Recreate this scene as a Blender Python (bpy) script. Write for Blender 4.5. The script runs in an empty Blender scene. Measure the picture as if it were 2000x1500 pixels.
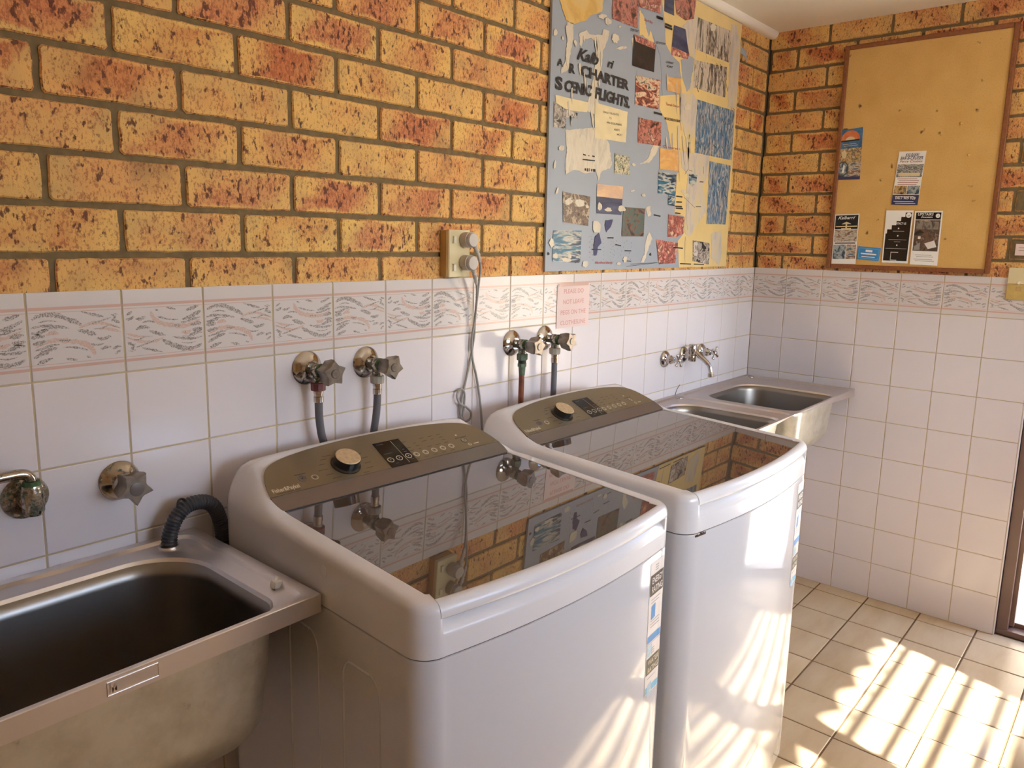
import bpy, bmesh, math, random
import numpy as np
from mathutils import Vector, Matrix

random.seed(7)
SC = bpy.context.scene
COL = SC.collection

# ------------------------------------------------------------------ camera
# Room axes: corner of the two tiled walls = origin, back wall is y=0 (x<0), end wall is x=0 (y<0), floor z=0.
CR = np.array([[0.65692051, -0.75370306, 0.01967614],
               [-0.11364853, -0.1247864, -0.98565327],
               [0.7453452, 0.64525968, -0.16763199]])
CC = np.array([-3.30659979, -1.40528179, 1.4695794])
FPX, PPX, PPY = 1484.862, 987.251, 719.722
cam_d = bpy.data.cameras.new('camera')
cam = bpy.data.objects.new('camera', cam_d); COL.objects.link(cam)
cam_d.sensor_width = 36.0; cam_d.lens = 36.0 * FPX / 2000.0
cam_d.shift_x = (1000 - PPX) / 2000.0; cam_d.shift_y = (PPY - 750) / 2000.0
cam_d.clip_start = 0.01; cam_d.clip_end = 200
mw = Matrix.Identity(4)
for i in range(3):
    mw[i][0] = CR[0][i]; mw[i][1] = -CR[1][i]; mw[i][2] = -CR[2][i]; mw[i][3] = CC[i]
cam.matrix_world = mw
SC.camera = cam

# ------------------------------------------------------------------ world, sun, exposure
SC.view_settings.view_transform = 'Standard'
SC.view_settings.look = 'None'
SC.view_settings.gamma = 1.0
SC.view_settings.use_curve_mapping = False
SC.view_settings.exposure = -0.18
world = bpy.data.worlds.new('sky'); SC.world = world; world.use_nodes = True
wn = world.node_tree; wn.nodes.clear()
wo = wn.nodes.new('ShaderNodeOutputWorld'); wb = wn.nodes.new('ShaderNodeBackground')
sky = wn.nodes.new('ShaderNodeTexSky'); sky.sky_type = 'NISHITA'; sky.sun_disc = False
SUN_DIR = Vector((0.27, 1.0, -0.60)).normalized()      # travel direction of the light
sky.sun_elevation = math.asin(-SUN_DIR.z); sky.sun_rotation = math.atan2(-SUN_DIR.x, -SUN_DIR.y)
sky.air_density = 1.0; sky.dust_density = 3.0
mxw = wn.nodes.new('ShaderNodeMix'); mxw.data_type = 'RGBA'; mxw.blend_type = 'MULTIPLY'; mxw.inputs[0].default_value = 1.0; mxw.inputs[7].default_value = (0.74, 0.98, 1.42, 1)
wn.links.new(sky.outputs[0], mxw.inputs[6]); wn.links.new(mxw.outputs[2], wb.inputs[0]); wb.inputs[1].default_value = 1.3
wn.links.new(wb.outputs[0], wo.inputs[0])
sun_d = bpy.data.lights.new('sun', 'SUN'); sun_d.energy = 66.0; sun_d.angle = 0.0093; sun_d.color = (0.97, 0.98, 0.98)
sun = bpy.data.objects.new('sun', sun_d); COL.objects.link(sun)
sun.rotation_euler = SUN_DIR.to_track_quat('-Z', 'Y').to_euler(); sun.location = (-2, -6, 5)
SC.cycles.use_denoising = True
SC.cycles.max_bounces = 10; SC.cycles.diffuse_bounces = 6; SC.cycles.glossy_bounces = 5
SC.cycles.sample_clamp_indirect = 6.0; SC.cycles.caustics_reflective = False; SC.cycles.caustics_refractive = False

# ------------------------------------------------------------------ materials
def lin(c):
    return tuple(((x / 255.0) / 12.92 if x / 255.0 <= 0.04045 else ((x / 255.0 + 0.055) / 1.055) ** 2.4) for x in c) + (1.0,)
class NT:
    def __init__(s, name):
        s.m = bpy.data.materials.new(name); s.m.use_nodes = True
        s.t = s.m.node_tree; s.t.nodes.clear()
        s.out = s.n('ShaderNodeOutputMaterial'); s.b = s.n('ShaderNodeBsdfPrincipled')
        s.l(s.b.outputs[0], s.out.inputs[0])
    def n(s, typ, **k):
        nd = s.t.nodes.new(typ)
        for a, v in k.items(): setattr(nd, a, v)
        return nd
    def l(s, a, b): s.t.links.new(a, b)
    def set(s, k, v): s.b.inputs[k].default_value = v
    def math(s, op, a, b=None, c=None, clamp=False):
        nd = s.n('ShaderNodeMath', operation=op); nd.use_clamp = clamp
        for i, v in enumerate((a, b, c)):
            if v is None: continue
            if hasattr(v, 'is_output'): s.l(v, nd.inputs[i])
            else: nd.inputs[i].default_value = v
        return nd.outputs[0]
    def noise(s, scale, detail=3, rough=0.5, vec=None, dist=0.0):
        nd = s.n('ShaderNodeTexNoise'); nd.inputs['Scale'].default_value = scale
        nd.inputs['Detail'].default_value = detail; nd.inputs['Roughness'].default_value = rough
        nd.inputs['Distortion'].default_value = dist
        s.l(vec if vec is not None else s.coord(), nd.inputs['Vector'])
        return nd.outputs['Fac']
    def coord(s, which='Object'):
        if not hasattr(s, 'tc'): s.tc = s.n('ShaderNodeTexCoord')
        return s.tc.outputs[which]
    def mapping(s, scale=(1, 1, 1), loc=(0, 0, 0), rot=(0, 0, 0), vec=None):
        mp = s.n('ShaderNodeMapping'); s.l(vec if vec is not None else s.coord(), mp.inputs[0])
        mp.inputs['Scale'].default_value = scale; mp.inputs['Location'].default_value = loc; mp.inputs['Rotation'].default_value = rot
        return mp.outputs[0]
    def ramp(s, fac, stops, interp='LINEAR'):
        r = s.n('ShaderNodeValToRGB'); r.color_ramp.interpolation = interp
        e = r.color_ramp.elements
        while len(e) < len(stops): e.new(0.5)
        for el, (p, c) in zip(e, stops):
            el.position = p; el.color = c if len(c) == 4 else tuple(c) + (1,)
        s.l(fac, r.inputs[0]); return r.outputs[0]
    def mix(s, f, a, b, mode='MIX'):
        nd = s.n('ShaderNodeMix', data_type='RGBA', blend_type=mode)
        for sock, v in ((nd.inputs[0], f), (nd.inputs[6], a), (nd.inputs[7], b)):
            if hasattr(v, 'is_output'): s.l(v, sock)
            else: sock.default_value = v
        return nd.outputs[2]
    def bump(s, h, strength=0.3, dist=0.001):
        bn = s.n('ShaderNodeBump'); bn.inputs['Strength'].default_value = strength; bn.inputs['Distance'].default_value = dist
        s.l(h, bn.inputs['Height']); s.l(bn.outputs[0], s.b.inputs['Normal'])

def pm(name, rgb, rough=0.5, metal=0.0, ior=1.5, var=0.0, vscale=20.0, bump=0.0, bscale=200.0, rvar=0.0, coat=0.0, alpha=1.0, spec=None):
    t = NT(name); c = lin(rgb)
    if var:
        f = t.noise(vscale, 4)
        d = tuple(max(0, x * (1 - var)) for x in c[:3]) + (1,); u = tuple(min(1, x * (1 + var)) for x in c[:3]) + (1,)
        t.l(t.ramp(f, [(0.3, d), (0.7, u)]), t.b.inputs['Base Color'])
    else: t.set('Base Color', c)
    if rvar:
        f = t.noise(vscale * 1.7, 4)
        t.l(t.math('MULTIPLY_ADD', f, rvar, rough - rvar / 2), t.b.inputs['Roughness'])
    else: t.set('Roughness', rough)
    t.set('Metallic', metal); t.set('IOR', ior); t.set('Coat Weight', coat); t.set('Coat Roughness', 0.03); t.set('Alpha', alpha)
    if bump: t.bump(t.noise(bscale, 4), bump, 0.0006)
    return t.m

def brick_material():
    t = NT('speckled_brick')
    uv = t.n('ShaderNodeUVMap', uv_map='face'); sx = t.n('ShaderNodeSeparateXYZ'); t.l(uv.outputs[0], sx.inputs[0])
    at = t.n('ShaderNodeAttribute', attribute_name='rnd'); sc = t.n('ShaderNodeSeparateColor'); t.l(at.outputs['Color'], sc.inputs[0])
    R, G, B = sc.outputs
    # distance from the brick's edge, 0 at edge to 1 in the middle
    def tri(v): return t.math('SUBTRACT', 1.0, t.math('ABSOLUTE', t.math('MULTIPLY_ADD', v, 2.0, -1.0)))
    eu = t.math('MULTIPLY', tri(sx.outputs[0]), 2.6); ev = tri(sx.outputs[1])
    wob = t.noise(28, 3); e = t.math('ADD', t.math('MINIMUM', eu, ev), t.math('MULTIPLY_ADD', wob, 0.6, -0.30))
    cen = t.n('ShaderNodeMapRange', interpolation_type='SMOOTHSTEP'); t.l(e, cen.inputs[0])
    cen.inputs[1].default_value = 0.12; cen.inputs[2].default_value = 0.75
    blot = t.ramp(t.noise(9, 3), [(0.40, (0, 0, 0)), (0.62, (1, 1, 1))])
    red = t.math('MULTIPLY', cen.outputs[0], t.math('ADD', t.math('MULTIPLY_ADD', R, 0.85, 0.28), t.math('MULTIPLY_ADD', blot, 0.5, -0.30)), clamp=True)
    yel = t.mix(G, lin((236, 194, 112)), lin((230, 176, 106)))
    yel = t.mix(t.ramp(t.noise(14, 4), [(0.45, (0, 0, 0)), (0.75, (1, 1, 1))]), yel, lin((206, 170, 108)))
    redc = t.mix(B, lin((206, 122, 70)), lin((214, 140, 96)))
    base = t.mix(red, yel, redc)
    # fine dragged speckles, denser where the brick is redder
    v = t.mapping((1.0, 1.0, 0.55))
    f1 = t.noise(260, 4, 0.7, v); f2 = t.noise(105, 3, 0.55, v); f3 = t.noise(45, 2, 0.4, t.mapping((1, 1, 0.8)))
    th = t.math('MULTIPLY_ADD', red, -0.08, 0.535)
    s1 = t.math('MULTIPLY', t.math('SUBTRACT', f1, th), 14.0, clamp=True)
    s2 = t.math('MULTIPLY', t.math('SUBTRACT', f2, t.math('ADD', th, 0.085)), 16.0, clamp=True)
    s3 = t.math('MULTIPLY', t.math('SUBTRACT', f3, 0.72), 18.0, clamp=True)
    c = t.mix(t.math('MULTIPLY', s1, 0.62), base, lin((152, 80, 46)))
    c = t.mix(t.math('MULTIPLY', s2, 0.9), c, lin((92, 44, 32)))
    c = t.mix(t.math('MULTIPLY', s3, 0.9), c, lin((62, 36, 34)))
    # smoky bricks
    sm = t.math('MULTIPLY', t.ramp(t.noise(7, 3), [(0.52, (0, 0, 0)), (0.70, (1, 1, 1))]), t.math('MULTIPLY', t.math('GREATER_THAN', G, 0.80), 0.35))
    c = t.mix(sm, c, lin((104, 82, 56)))
    t.l(c, t.b.inputs['Base Color']); t.set('Roughness', 0.75)
    h = t.math('SUBTRACT', t.noise(170, 4, 0.6, t.mapping((1.6, 1, 0.35))), t.math('MULTIPLY', s2, 0.8))
    t.bump(h, 0.55, 0.0012)
    return t.m

def tile_material(name, rgb, rough=0.16, var=0.02):
    t = NT(name); c = lin(rgb)
    f = t.noise(3.0, 2)
    t.l(t.ramp(f, [(0.3, tuple(x * (1 - var) for x in c[:3])), (0.7, tuple(min(1, x * (1 + var)) for x in c[:3]))]), t.b.inputs['Base Color'])
    t.set('Roughness', rough); t.bump(t.noise(9, 2), 0.10, 0.002)
    return t.m

def floor_material():
    t = NT('floor_tile_glaze')
    f = t.noise(7, 5, 0.6, t.mapping((0.5, 1.6, 1))); g = t.noise(2.1, 2)
    c = t.ramp(f, [(0.25, lin((196, 170, 132))), (0.5, lin((214, 192, 156))), (0.8, lin((226, 208, 176)))])
    c = t.mix(t.math('MULTIPLY', g, 0.4), c, lin((190, 160, 118)))
    t.l(c, t.b.inputs['Base Color']); t.set('Roughness', 0.32)
    t.bump(t.noise(60, 3), 0.15, 0.0006)
    return t.m

def stroke_material(name, rgb, bg, thr):
    t = NT(name)
    f = t.noise(520, 2, 0.6); k = t.math('MULTIPLY', t.math('SUBTRACT', f, thr), 9.0, clamp=True)
    t.l(t.mix(k, lin(bg), lin(rgb)), t.b.inputs['Base Color']); t.set('Roughness', 0.12)
    return t.m

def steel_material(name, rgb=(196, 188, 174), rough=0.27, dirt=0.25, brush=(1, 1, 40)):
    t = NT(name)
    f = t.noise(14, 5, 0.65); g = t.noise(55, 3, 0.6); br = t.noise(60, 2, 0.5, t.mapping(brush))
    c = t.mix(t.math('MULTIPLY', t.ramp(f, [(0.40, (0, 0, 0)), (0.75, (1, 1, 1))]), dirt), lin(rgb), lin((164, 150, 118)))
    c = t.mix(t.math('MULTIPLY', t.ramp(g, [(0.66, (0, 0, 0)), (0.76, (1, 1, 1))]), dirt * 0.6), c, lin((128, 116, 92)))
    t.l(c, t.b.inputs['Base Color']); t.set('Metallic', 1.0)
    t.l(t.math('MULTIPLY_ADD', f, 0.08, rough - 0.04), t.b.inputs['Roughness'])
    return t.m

def picture(name, cols, scale=12.0, stretch=(1, 1, 1), seed=0.0, rough=0.35, contrast=0.30, detail=5):
    t = NT(name)
    f = t.noise(scale, detail, 0.6, t.mapping(stretch, (seed, seed * 1.7, seed * 0.6)), 0.6)
    n = len(cols); lo, hi = 0.5 - contrast / 2, 0.5 + contrast / 2
    t.l(t.ramp(f, [(lo + (hi - lo) * i / max(1, n - 1), lin(c)) for i, c in enumerate(cols)]), t.b.inputs['Base Color'])
    t.set('Roughness', rough)
    return t.m

def cork_material():
    t = NT('cork')
    f = t.noise(9, 4); g = t.noise(240, 3, 0.7); s = t.noise(30, 2, 0.4)
    c = t.ramp(f, [(0.3, lin((214, 170, 98))), (0.7, lin((226, 184, 112)))])
    c = t.mix(t.math('MULTIPLY', t.math('SUBTRACT', g, 0.52), 3.0, clamp=True), c, lin((196, 146, 80)))
    c = t.mix(t.math('MULTIPLY', t.math('SUBTRACT', s, 0.73), 14.0, clamp=True), c, lin((92, 66, 40)))
    t.l(c, t.b.inputs['Base Color']); t.set('Roughness', 0.85); t.bump(g, 0.4, 0.0008)
    return t.m

def wood_material(name, a, b):
    t = NT(name)
    f = t.noise(18, 4, 0.6, t.mapping((1, 6, 6)))
    t.l(t.ramp(f, [(0.3, lin(a)), (0.7, lin(b))]), t.b.inputs['Base Color']); t.set('Roughness', 0.45)
    return t.m

def corroded_chrome(name, amt=0.5):
    t = NT(name)
    f = t.noise(90, 4, 0.65); k = t.ramp(f, [(0.60 - 0.22 * amt, (0, 0, 0)), (0.68 - 0.16 * amt, (1, 1, 1))])
    g = t.noise(40, 3)
    rc = t.ramp(g, [(0.40, lin((78, 92, 76))), (0.52, lin((96, 84, 62))), (0.62, lin((120, 106, 84)))])
    t.l(t.mix(k, lin((178, 170, 160)), rc), t.b.inputs['Base Color'])
    t.l(t.math('SUBTRACT', 1.0, t.math('MULTIPLY', k, 0.75)), t.b.inputs['Metallic'])
    t.l(t.math('MULTIPLY_ADD', k, 0.42, 0.16), t.b.inputs['Roughness'])
    t.bump(f, 0.4, 0.0008)
    return t.m

M = {}
M['brick'] = brick_material()
M['mortar'] = pm('mortar', (122, 104, 74), 0.95, var=0.15, vscale=60, bump=0.6, bscale=300)
M['tile'] = tile_material('white_wall_tile', (228, 220, 222))
M['grout'] = pm('wall_grout', (198, 180, 146), 0.9, var=0.12, vscale=12)
M['st_gray'] = stroke_material('border_tile_grey_print', (142, 134, 132), (206, 198, 194), 0.45)
M['st_pink'] = stroke_material('border_tile_pink_print', (214, 182, 170), (220, 204, 196), 0.42)
M['pinkline'] = pm('border_tile_pink_line', (214, 178, 166), 0.12)
M['btile'] = tile_material('border_tile_glaze', (220, 212, 210))
M['ftile'] = floor_material()
M['fgrout'] = pm('floor_grout', (118, 92, 62), 0.9, var=0.1)
M['ceil'] = pm('ceiling_paint', (244, 238, 224), 0.7, var=0.02, vscale=3)
M['cornice'] = pm('cornice_paint', (244, 238, 226), 0.5)
M['plaster'] = pm('glare_wall_paint', (222, 204, 176), 0.8, var=0.03)
M['render_brown'] = pm('brown_frame_paint', (122, 94, 82), 0.35, var=0.1, vscale=9)
M['ext'] = pm('exterior_paving', (204, 196, 182), 0.9, var=0.1, vscale=4)
M['white_enamel'] = pm('white_enamel', (210, 210, 214), 0.09, ior=1.5, coat=0.4)
M['white_plastic'] = pm('white_plastic', (228, 228, 232), 0.22, ior=1.5, coat=0.3)
M['seam'] = pm('seam_shadow_colour', (60, 56, 54), 0.8)  # dark colour painted in for the shade of the narrow seams
M['glass_lid'] = pm('tinted_lid_glass', (88, 76, 69), 0.012, ior=2.2)
M['hinge'] = pm('hinge_strip_plastic', (108, 98, 92), 0.16, ior=1.7)
M['bronze'] = pm('bronze_panel', (130, 116, 92), 0.30, metal=0.35, var=0.03, vscale=6)
M['black_gloss'] = pm('black_display', (30, 28, 28), 0.12)
M['print_dark'] = pm('panel_print_dark', (92, 78, 62), 0.5)
M['print_light'] = pm('panel_print_light', (226, 214, 190), 0.5)
M['ringm'] = pm('button_ring', (206, 198, 182), 0.35, metal=0.5)
M['ringd'] = pm('button_ring_dark', (108, 100, 96), 0.35)
M['led'] = pm('button_cap', (150, 136, 112), 0.35)
M['knob_side'] = pm('dial_side_black', (30, 28, 28), 0.22)
M['knob_top'] = pm('dial_top_worn', (206, 182, 146), 0.5, metal=0.3, var=0.16, vscale=120)
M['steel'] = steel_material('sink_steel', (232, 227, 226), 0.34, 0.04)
M['steel_bowl_shade'] = steel_material('bowl_steel_shade', (150, 145, 140), 0.36, 0.2, (1, 1, 1))  # darker than the outer sheet: grime plus the bowl's dim self-reflection painted in
M['steel_out'] = steel_material('bowl_outside_steel', (224, 222, 210), 0.42, 0.5, (1, 1, 1))
M['chrome'] = pm('chrome', (205, 200, 196), 0.09, metal=1.0, rvar=0.05, var=0.08, vscale=60)
M['chrome_old'] = corroded_chrome('corroded_chrome', 0.75)
M['handle_worn'] = pm('worn_metal_handle', (140, 130, 120), 0.34, metal=0.85, var=0.22, vscale=70, rvar=0.12, bump=0.25, bscale=160)
M['chrome_worn'] = corroded_chrome('worn_chrome', 0.15)
M['brass_green'] = pm('green_corroded_brass', (92, 108, 90), 0.6, metal=0.4, var=0.3, vscale=90)
M['verdigris'] = pm('verdigris', (70, 100, 66), 0.8, var=0.3, vscale=150)
M['red_nut'] = pm('dark_red_nut', (112, 58, 58), 0.4)
M['grey_nut'] = pm('grey_nut', (168, 160, 146), 0.5)
M['hose_grey'] = pm('grey_rubber_hose', (98, 96, 100), 0.5)
M['copper'] = pm('rusty_copper_pipe', (128, 72, 50), 0.5, metal=0.3, var=0.25, vscale=40)
M['drain_hose'] = pm('black_corrugated_hose', (58, 58, 62), 0.45)
M['black'] = pm('black_rubber', (30, 30, 30), 0.6)
M['cream_plastic'] = pm('aged_cream_plastic', (226, 210, 168), 0.35)
M['yellowed_plastic'] = pm('yellowed_plastic', (200, 172, 104), 0.35, var=0.08, vscale=50)
M['cream_side'] = pm('aged_cream_mount', (196, 160, 104), 0.4)
M['switch_white'] = pm('switch_rocker', (232, 226, 206), 0.3)
M['plug'] = pm('grey_plug', (192, 184, 176), 0.4)
M['cord'] = pm('grey_cord', (150, 144, 138), 0.45)
M['paper'] = pm('white_paper', (246, 244, 240), 0.8)
M['paper_pink'] = pm('faded_pink_notice', (232, 208, 202), 0.75)
M['pink_ink'] = pm('faded_pink_ink', (214, 158, 152), 0.75)
M['cork'] = cork_material()
M['wood'] = wood_material('board_frame_wood', (126, 72, 40), (150, 92, 54))
M['ink'] = pm('black_ink', (42, 34, 34), 0.6)
M['ink_red'] = pm('red_ink', (168, 78, 70), 0.6)
M['ink_blue'] = pm('blue_ink', (56, 66, 110), 0.6)
M['ink_grey'] = pm('grey_ink', (150, 146, 146), 0.6)
M['navy'] = pm('navy_print', (52, 54, 96), 0.5)
M['p_blue'] = pm('poster_sea_blue', (156, 164, 176), 0.4, var=0.04, vscale=6)
M['p_land'] = pm('poster_land_yellow', (226, 198, 136), 0.4, var=0.05, vscale=8)
M['p_mustard'] = picture('poster_mustard', [(206, 164, 88), (222, 182, 100), (214, 188, 130)], 18)
M['p_cream'] = pm('poster_cream', (226, 208, 164), 0.5, var=0.05, vscale=30)
M['p_torn'] = picture('poster_torn_paper', [(196, 186, 170), (214, 204, 184), (206, 192, 172)], 40, (1, 1, 0.35))
M['p_torn2'] = picture('poster_torn_grey', [(186, 178, 172), (206, 194, 180), (214, 196, 150)], 26, (1, 1, 0.3))
M['sticker'] = pm('sticker_paper', (232, 226, 222), 0.4)
M['st_blue'] = pm('sticker_blue', (66, 142, 206), 0.4)
M['st_lblue'] = picture('sticker_pale_blue', [(196, 214, 222), (150, 190, 214), (206, 216, 214)], 60)
M['st_cyan'] = pm('sticker_cyan', (112, 180, 214), 0.4)
M['st_black'] = pm('sticker_black', (56, 48, 48), 0.4)
M['st_brown'] = pm('sticker_faded_black', (92, 84, 70), 0.4)
M['rust'] = pm('rust', (84, 58, 42), 0.9, var=0.3, vscale=200)
M['roofing'] = pm('corrugated_sheet', (150, 150, 146), 0.5)
M['brush_brown'] = pm('interior_brick_paint', (200, 178, 150), 0.85, var=0.25, vscale=14)

# ------------------------------------------------------------------ mesh builder
class MB:
    def __init__(s): s.v = []; s.f = []; s.m = []; s.uv = []; s.rn = []; s.mats = []; s.cur = 0; s.rnd = (0, 0, 0)
    def mat(s, k):
        m = M[k] if isinstance(k, str) else k
        if m not in s.mats: s.mats.append(m)
        s.cur = s.mats.index(m); return s
    def add(s, p): s.v.append(tuple(float(x) for x in p)); return len(s.v) - 1
    def face(s, idx, uv=None): s.f.append(tuple(idx)); s.m.append(s.cur); s.uv.append(uv); s.rn.append(s.rnd)
    def poly(s, pts): s.face([s.add(p) for p in pts])
    def box(s, lo, hi):
        x0, y0, z0 = lo; x1, y1, z1 = hi
        i = [s.add(p) for p in ((x0, y0, z0), (x1, y0, z0), (x1, y1, z0), (x0, y1, z0), (x0, y0, z1), (x1, y0, z1), (x1, y1, z1), (x0, y1, z1))]
        for q in ((0, 3, 2, 1), (4, 5, 6, 7), (0, 1, 5, 4), (1, 2, 6, 5), (2, 3, 7, 6), (3, 0, 4, 7)): s.face([i[k] for k in q])
        return s
    def loft(s, rings, cap0=False, cap1=False, close=True):
        ids = [[s.add(p) for p in r] for r in rings]
        n = len(ids[0])
        for a, b in zip(ids, ids[1:]):
            for k in range(n if close else n - 1):
                k2 = (k + 1) % n; s.face((a[k], a[k2], b[k2], b[k]))
        if cap0: s.face(ids[0][::-1])
        if cap1: s.face(ids[-1])
        return s
    def tube(s, pts, r, n=12, caps=True):
        pts = [Vector(p) for p in pts]; R = r if hasattr(r, '__len__') else [r] * len(pts)
        rings = []; prev = None
        for i, p in enumerate(pts):
            t = (pts[min(i + 1, len(pts) - 1)] - pts[max(i - 1, 0)])
            if t.length < 1e-9: t = Vector((0, 0, 1))
            t.normalize()
            if prev is None:
                a = Vector((0, 0, 1)) if abs(t.z) < 0.9 else Vector((1, 0, 0)); u = t.cross(a).normalized()
            else: u = (prev - t * prev.dot(t)).normalized()
            prev = u; w = t.cross(u)
            rings.append([p + (u * math.cos(2 * math.pi * k / n) + w * math.sin(2 * math.pi * k / n)) * R[i] for k in range(n)])
        return s.loft(rings, caps, caps)
    def lathe(s, prof, o, axis, n=32, caps=True):
        # prof: (radius, distance along the axis)
        o = Vector(o); ax = Vector(axis).normalized(); a = Vector((0, 0, 1)) if abs(ax.z) < 0.9 else Vector((1, 0, 0))
        u = ax.cross(a).normalized(); w = ax.cross(u)
        return s.loft([[o + ax * h + (u * math.cos(2 * math.pi * k / n) + w * math.sin(2 * math.pi * k / n)) * max(r, 1e-5) for k in range(n)] for r, h in prof], caps, caps)
    def prism(s, pts, d):
        # polygon extruded by vector d
        d = Vector(d); a = [s.add(p) for p in pts]; b = [s.add(Vector(p) + d) for p in pts]; n = len(a)
        s.face(a[::-1]); s.face(b)
        for k in range(n): s.face((a[k], a[(k + 1) % n], b[(k + 1) % n], b[k]))
        return s
    def text(s, body, P0, P1, up, h, bold=0.0, shear=0.0, fit=True):
        # text from P0 to P1 (baseline), cap height h along 'up'
        cu = bpy.data.curves.new('t', 'FONT'); cu.body = body; cu.size = 1.0; cu.offset = bold; cu.shear = shear; cu.resolution_u = 3
        ob = bpy.data.objects.new('t', cu); COL.objects.link(ob)
        bpy.context.view_layer.update()
        me = bpy.data.meshes.new_from_object(ob.evaluated_get(bpy.context.evaluated_depsgraph_get()))
        xs = [v.co.x for v in me.vertices] or [0, 1]
        x0, x1 = min(xs), max(xs); P0 = Vector(P0); P1 = Vector(P1); e = P1 - P0; up = Vector(up).normalized()
        base = len(s.v)
        for v in me.vertices:
            s.add(P0 + e * ((v.co.x - x0) / (x1 - x0)) + up * (v.co.y / 0.70 * h))
        for p in me.polygons: s.face([base + i for i in p.vertices])
        bpy.data.objects.remove(ob); bpy.data.curves.remove(cu); bpy.data.meshes.remove(me)
        return s
    def build(s, name, parent=None, smooth=35, uv=False, bevel=0.0, solid=0.0, loc=None, subsurf=0):
        me = bpy.data.meshes.new(name); me.from_pydata(s.v, [], s.f)
        for m in s.mats: me.materials.append(m)
        me.polygons.foreach_set('material_index', s.m)
        if uv:
            ul = me.uv_layers.new(name='face'); ca = me.color_attributes.new('rnd', 'FLOAT_COLOR', 'CORNER')
            for p, u, r in zip(me.polygons, s.uv, s.rn):
                for k, li in enumerate(p.loop_indices):
                    ul.data[li].uv = u[k] if u else (0.5, 0.5); ca.data[li].color = (r[0], r[1], r[2], 1)
        me.update(); me.validate()
        if smooth:
            me.polygons.foreach_set('use_smooth', [True] * len(me.polygons)); me.set_sharp_from_angle(angle=math.radians(smooth))
        o = bpy.data.objects.new(name, me); COL.objects.link(o)
        if parent is not None: o.parent = parent
        if loc: o.location = loc
        if bevel:
            b = o.modifiers.new('b', 'BEVEL'); b.width = bevel; b.segments = 3; b.limit_method = 'ANGLE'; b.angle_limit = math.radians(40)
        if solid:
            b = o.modifiers.new('s', 'SOLIDIFY'); b.thickness = solid; b.offset = 0
        return o
def fixn(o):
    bm = bmesh.new(); bm.from_mesh(o.data); bmesh.ops.recalc_face_normals(bm, faces=bm.faces); bm.to_mesh(o.data); bm.free(); return o
def tag(o, label=None, cat=None, group=None, kind=None):
    if label: o['label'] = label
    if cat: o['category'] = cat
    if group: o['group'] = group
    if kind: o['kind'] = kind
    return o
def thing(name, label, cat, loc=(0, 0, 0), rz=0.0, group=None):
    o = bpy.data.objects.new(name, None); COL.objects.link(o); o.location = loc; o.rotation_euler = (0, 0, rz)
    o.empty_display_size = 0.1
    return tag(o, label, cat, group)
def copy_tree(o, parent=None):
    c = o.copy(); COL.objects.link(c); c.parent = parent
    for ch in list(o.children): copy_tree(ch, c)
    return c
def catmull(P, n=8, closed=False):
    P = [Vector(p) for p in P]; out = []; N = len(P)
    rng = range(N if closed else N - 1)
    for i in rng:
        g = (lambda k: P[k % N]) if closed else (lambda k: P[min(max(k, 0), N - 1)])
        a, b, c, d = g(i - 1), g(i), g(i + 1), g(i + 2)
        for k in range(n):
            t = k / n
            out.append(0.5 * ((2 * b) + (c - a) * t + (2 * a - 5 * b + 4 * c - d) * t * t + (3 * b - a - 3 * c + d) * t ** 3))
    if not closed: out.append(P[-1])
    return out
def wall_pt(px, py, d=0.0):
    # where the line of sight through a photo pixel meets the plane d in front of the back wall
    r = CR.T @ np.array([(px - PPX) / FPX, (py - PPY) / FPX, 1.0]); s = (-d - CC[1]) / r[1]; p = CC + s * r
    return (p[0], -d, p[2])

# ------------------------------------------------------------------ room
T = 0.152
ZC = 2.352
C0, C1 = 0.1487, 0.1444
rows = [1.3676] + [(9.016 - i) * T for i in range(1, 9)] + [0.0]
XL, YF = -5.0, -3.2          # left wall and front wall planes
DOOR_Y0, DOOR_Y1, DOOR_Z = -1.056, -1.98, 2.06

def wall_frame(kind):
    # returns f(u, h, d): u along the wall from the corner, h height, d depth into the wall (0 = tile face)
    if kind == 'back': return lambda u, h, d: (-u, d, h)
    return lambda u, h, d: (d, -u, h)

G1 = [([(.04, .86), (.12, .93), (.25, .94), (.38, .86), (.5, .76), (.54, .70)], .055), ([(.02, .70), (.1, .73), (.2, .73), (.32, .70), (.42, .66)], .035),
      ([(.02, .62), (.08, .60), (.14, .64), (.2, .66)], .04), ([(.02, .52), (.09, .55), (.15, .53)], .055), ([(.03, .40), (.1, .42), (.17, .45)], .05),
      ([(.04, .28), (.12, .31), (.22, .36), (.3, .37)], .03), ([(.03, .14), (.12, .22), (.2, .28), (.28, .31)], .045), ([(.06, .02), (.14, .08), (.22, .12)], .04),
      ([(.36, .09), (.42, .06), (.48, .04)], .03), ([(.33, .31), (.45, .29), (.55, .24), (.6, .21)], .022), ([(.3, .45), (.36, .43), (.42, .44)], .025),
      ([(.5, .62), (.58, .58), (.64, .54), (.7, .5)], .05), ([(.55, .97), (.66, .91), (.74, .87), (.8, .84)], .03), ([(.88, .74), (.92, .84), (.88, .88)], .02),
      ([(.9, .78), (.97, .70)], .03), ([(.93, .88), (.98, .97)], .06), ([(.62, .70), (.72, .75), (.8, .79), (.88, .82)], .02), ([(.66, .62), (.76, .62), (.86, .67), (.97, .60)], .016),
      ([(.70, .44), (.78, .41), (.86, .46)], .04), ([(.74, .20), (.8, .24), (.86, .24)], .035), ([(.88, .18), (.93, .24), (.97, .22)], .03), ([(.9, .08), (.96, .16)], .025),
      ([(.58, .10), (.62, .06)], .02), ([(.1, .80), (.2, .83), (.3, .80)], .014), ([(.12, .66), (.2, .68), (.3, .66)], .012), ([(.62, .34), (.7, .3), (.78, .32)], .02)]
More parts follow.
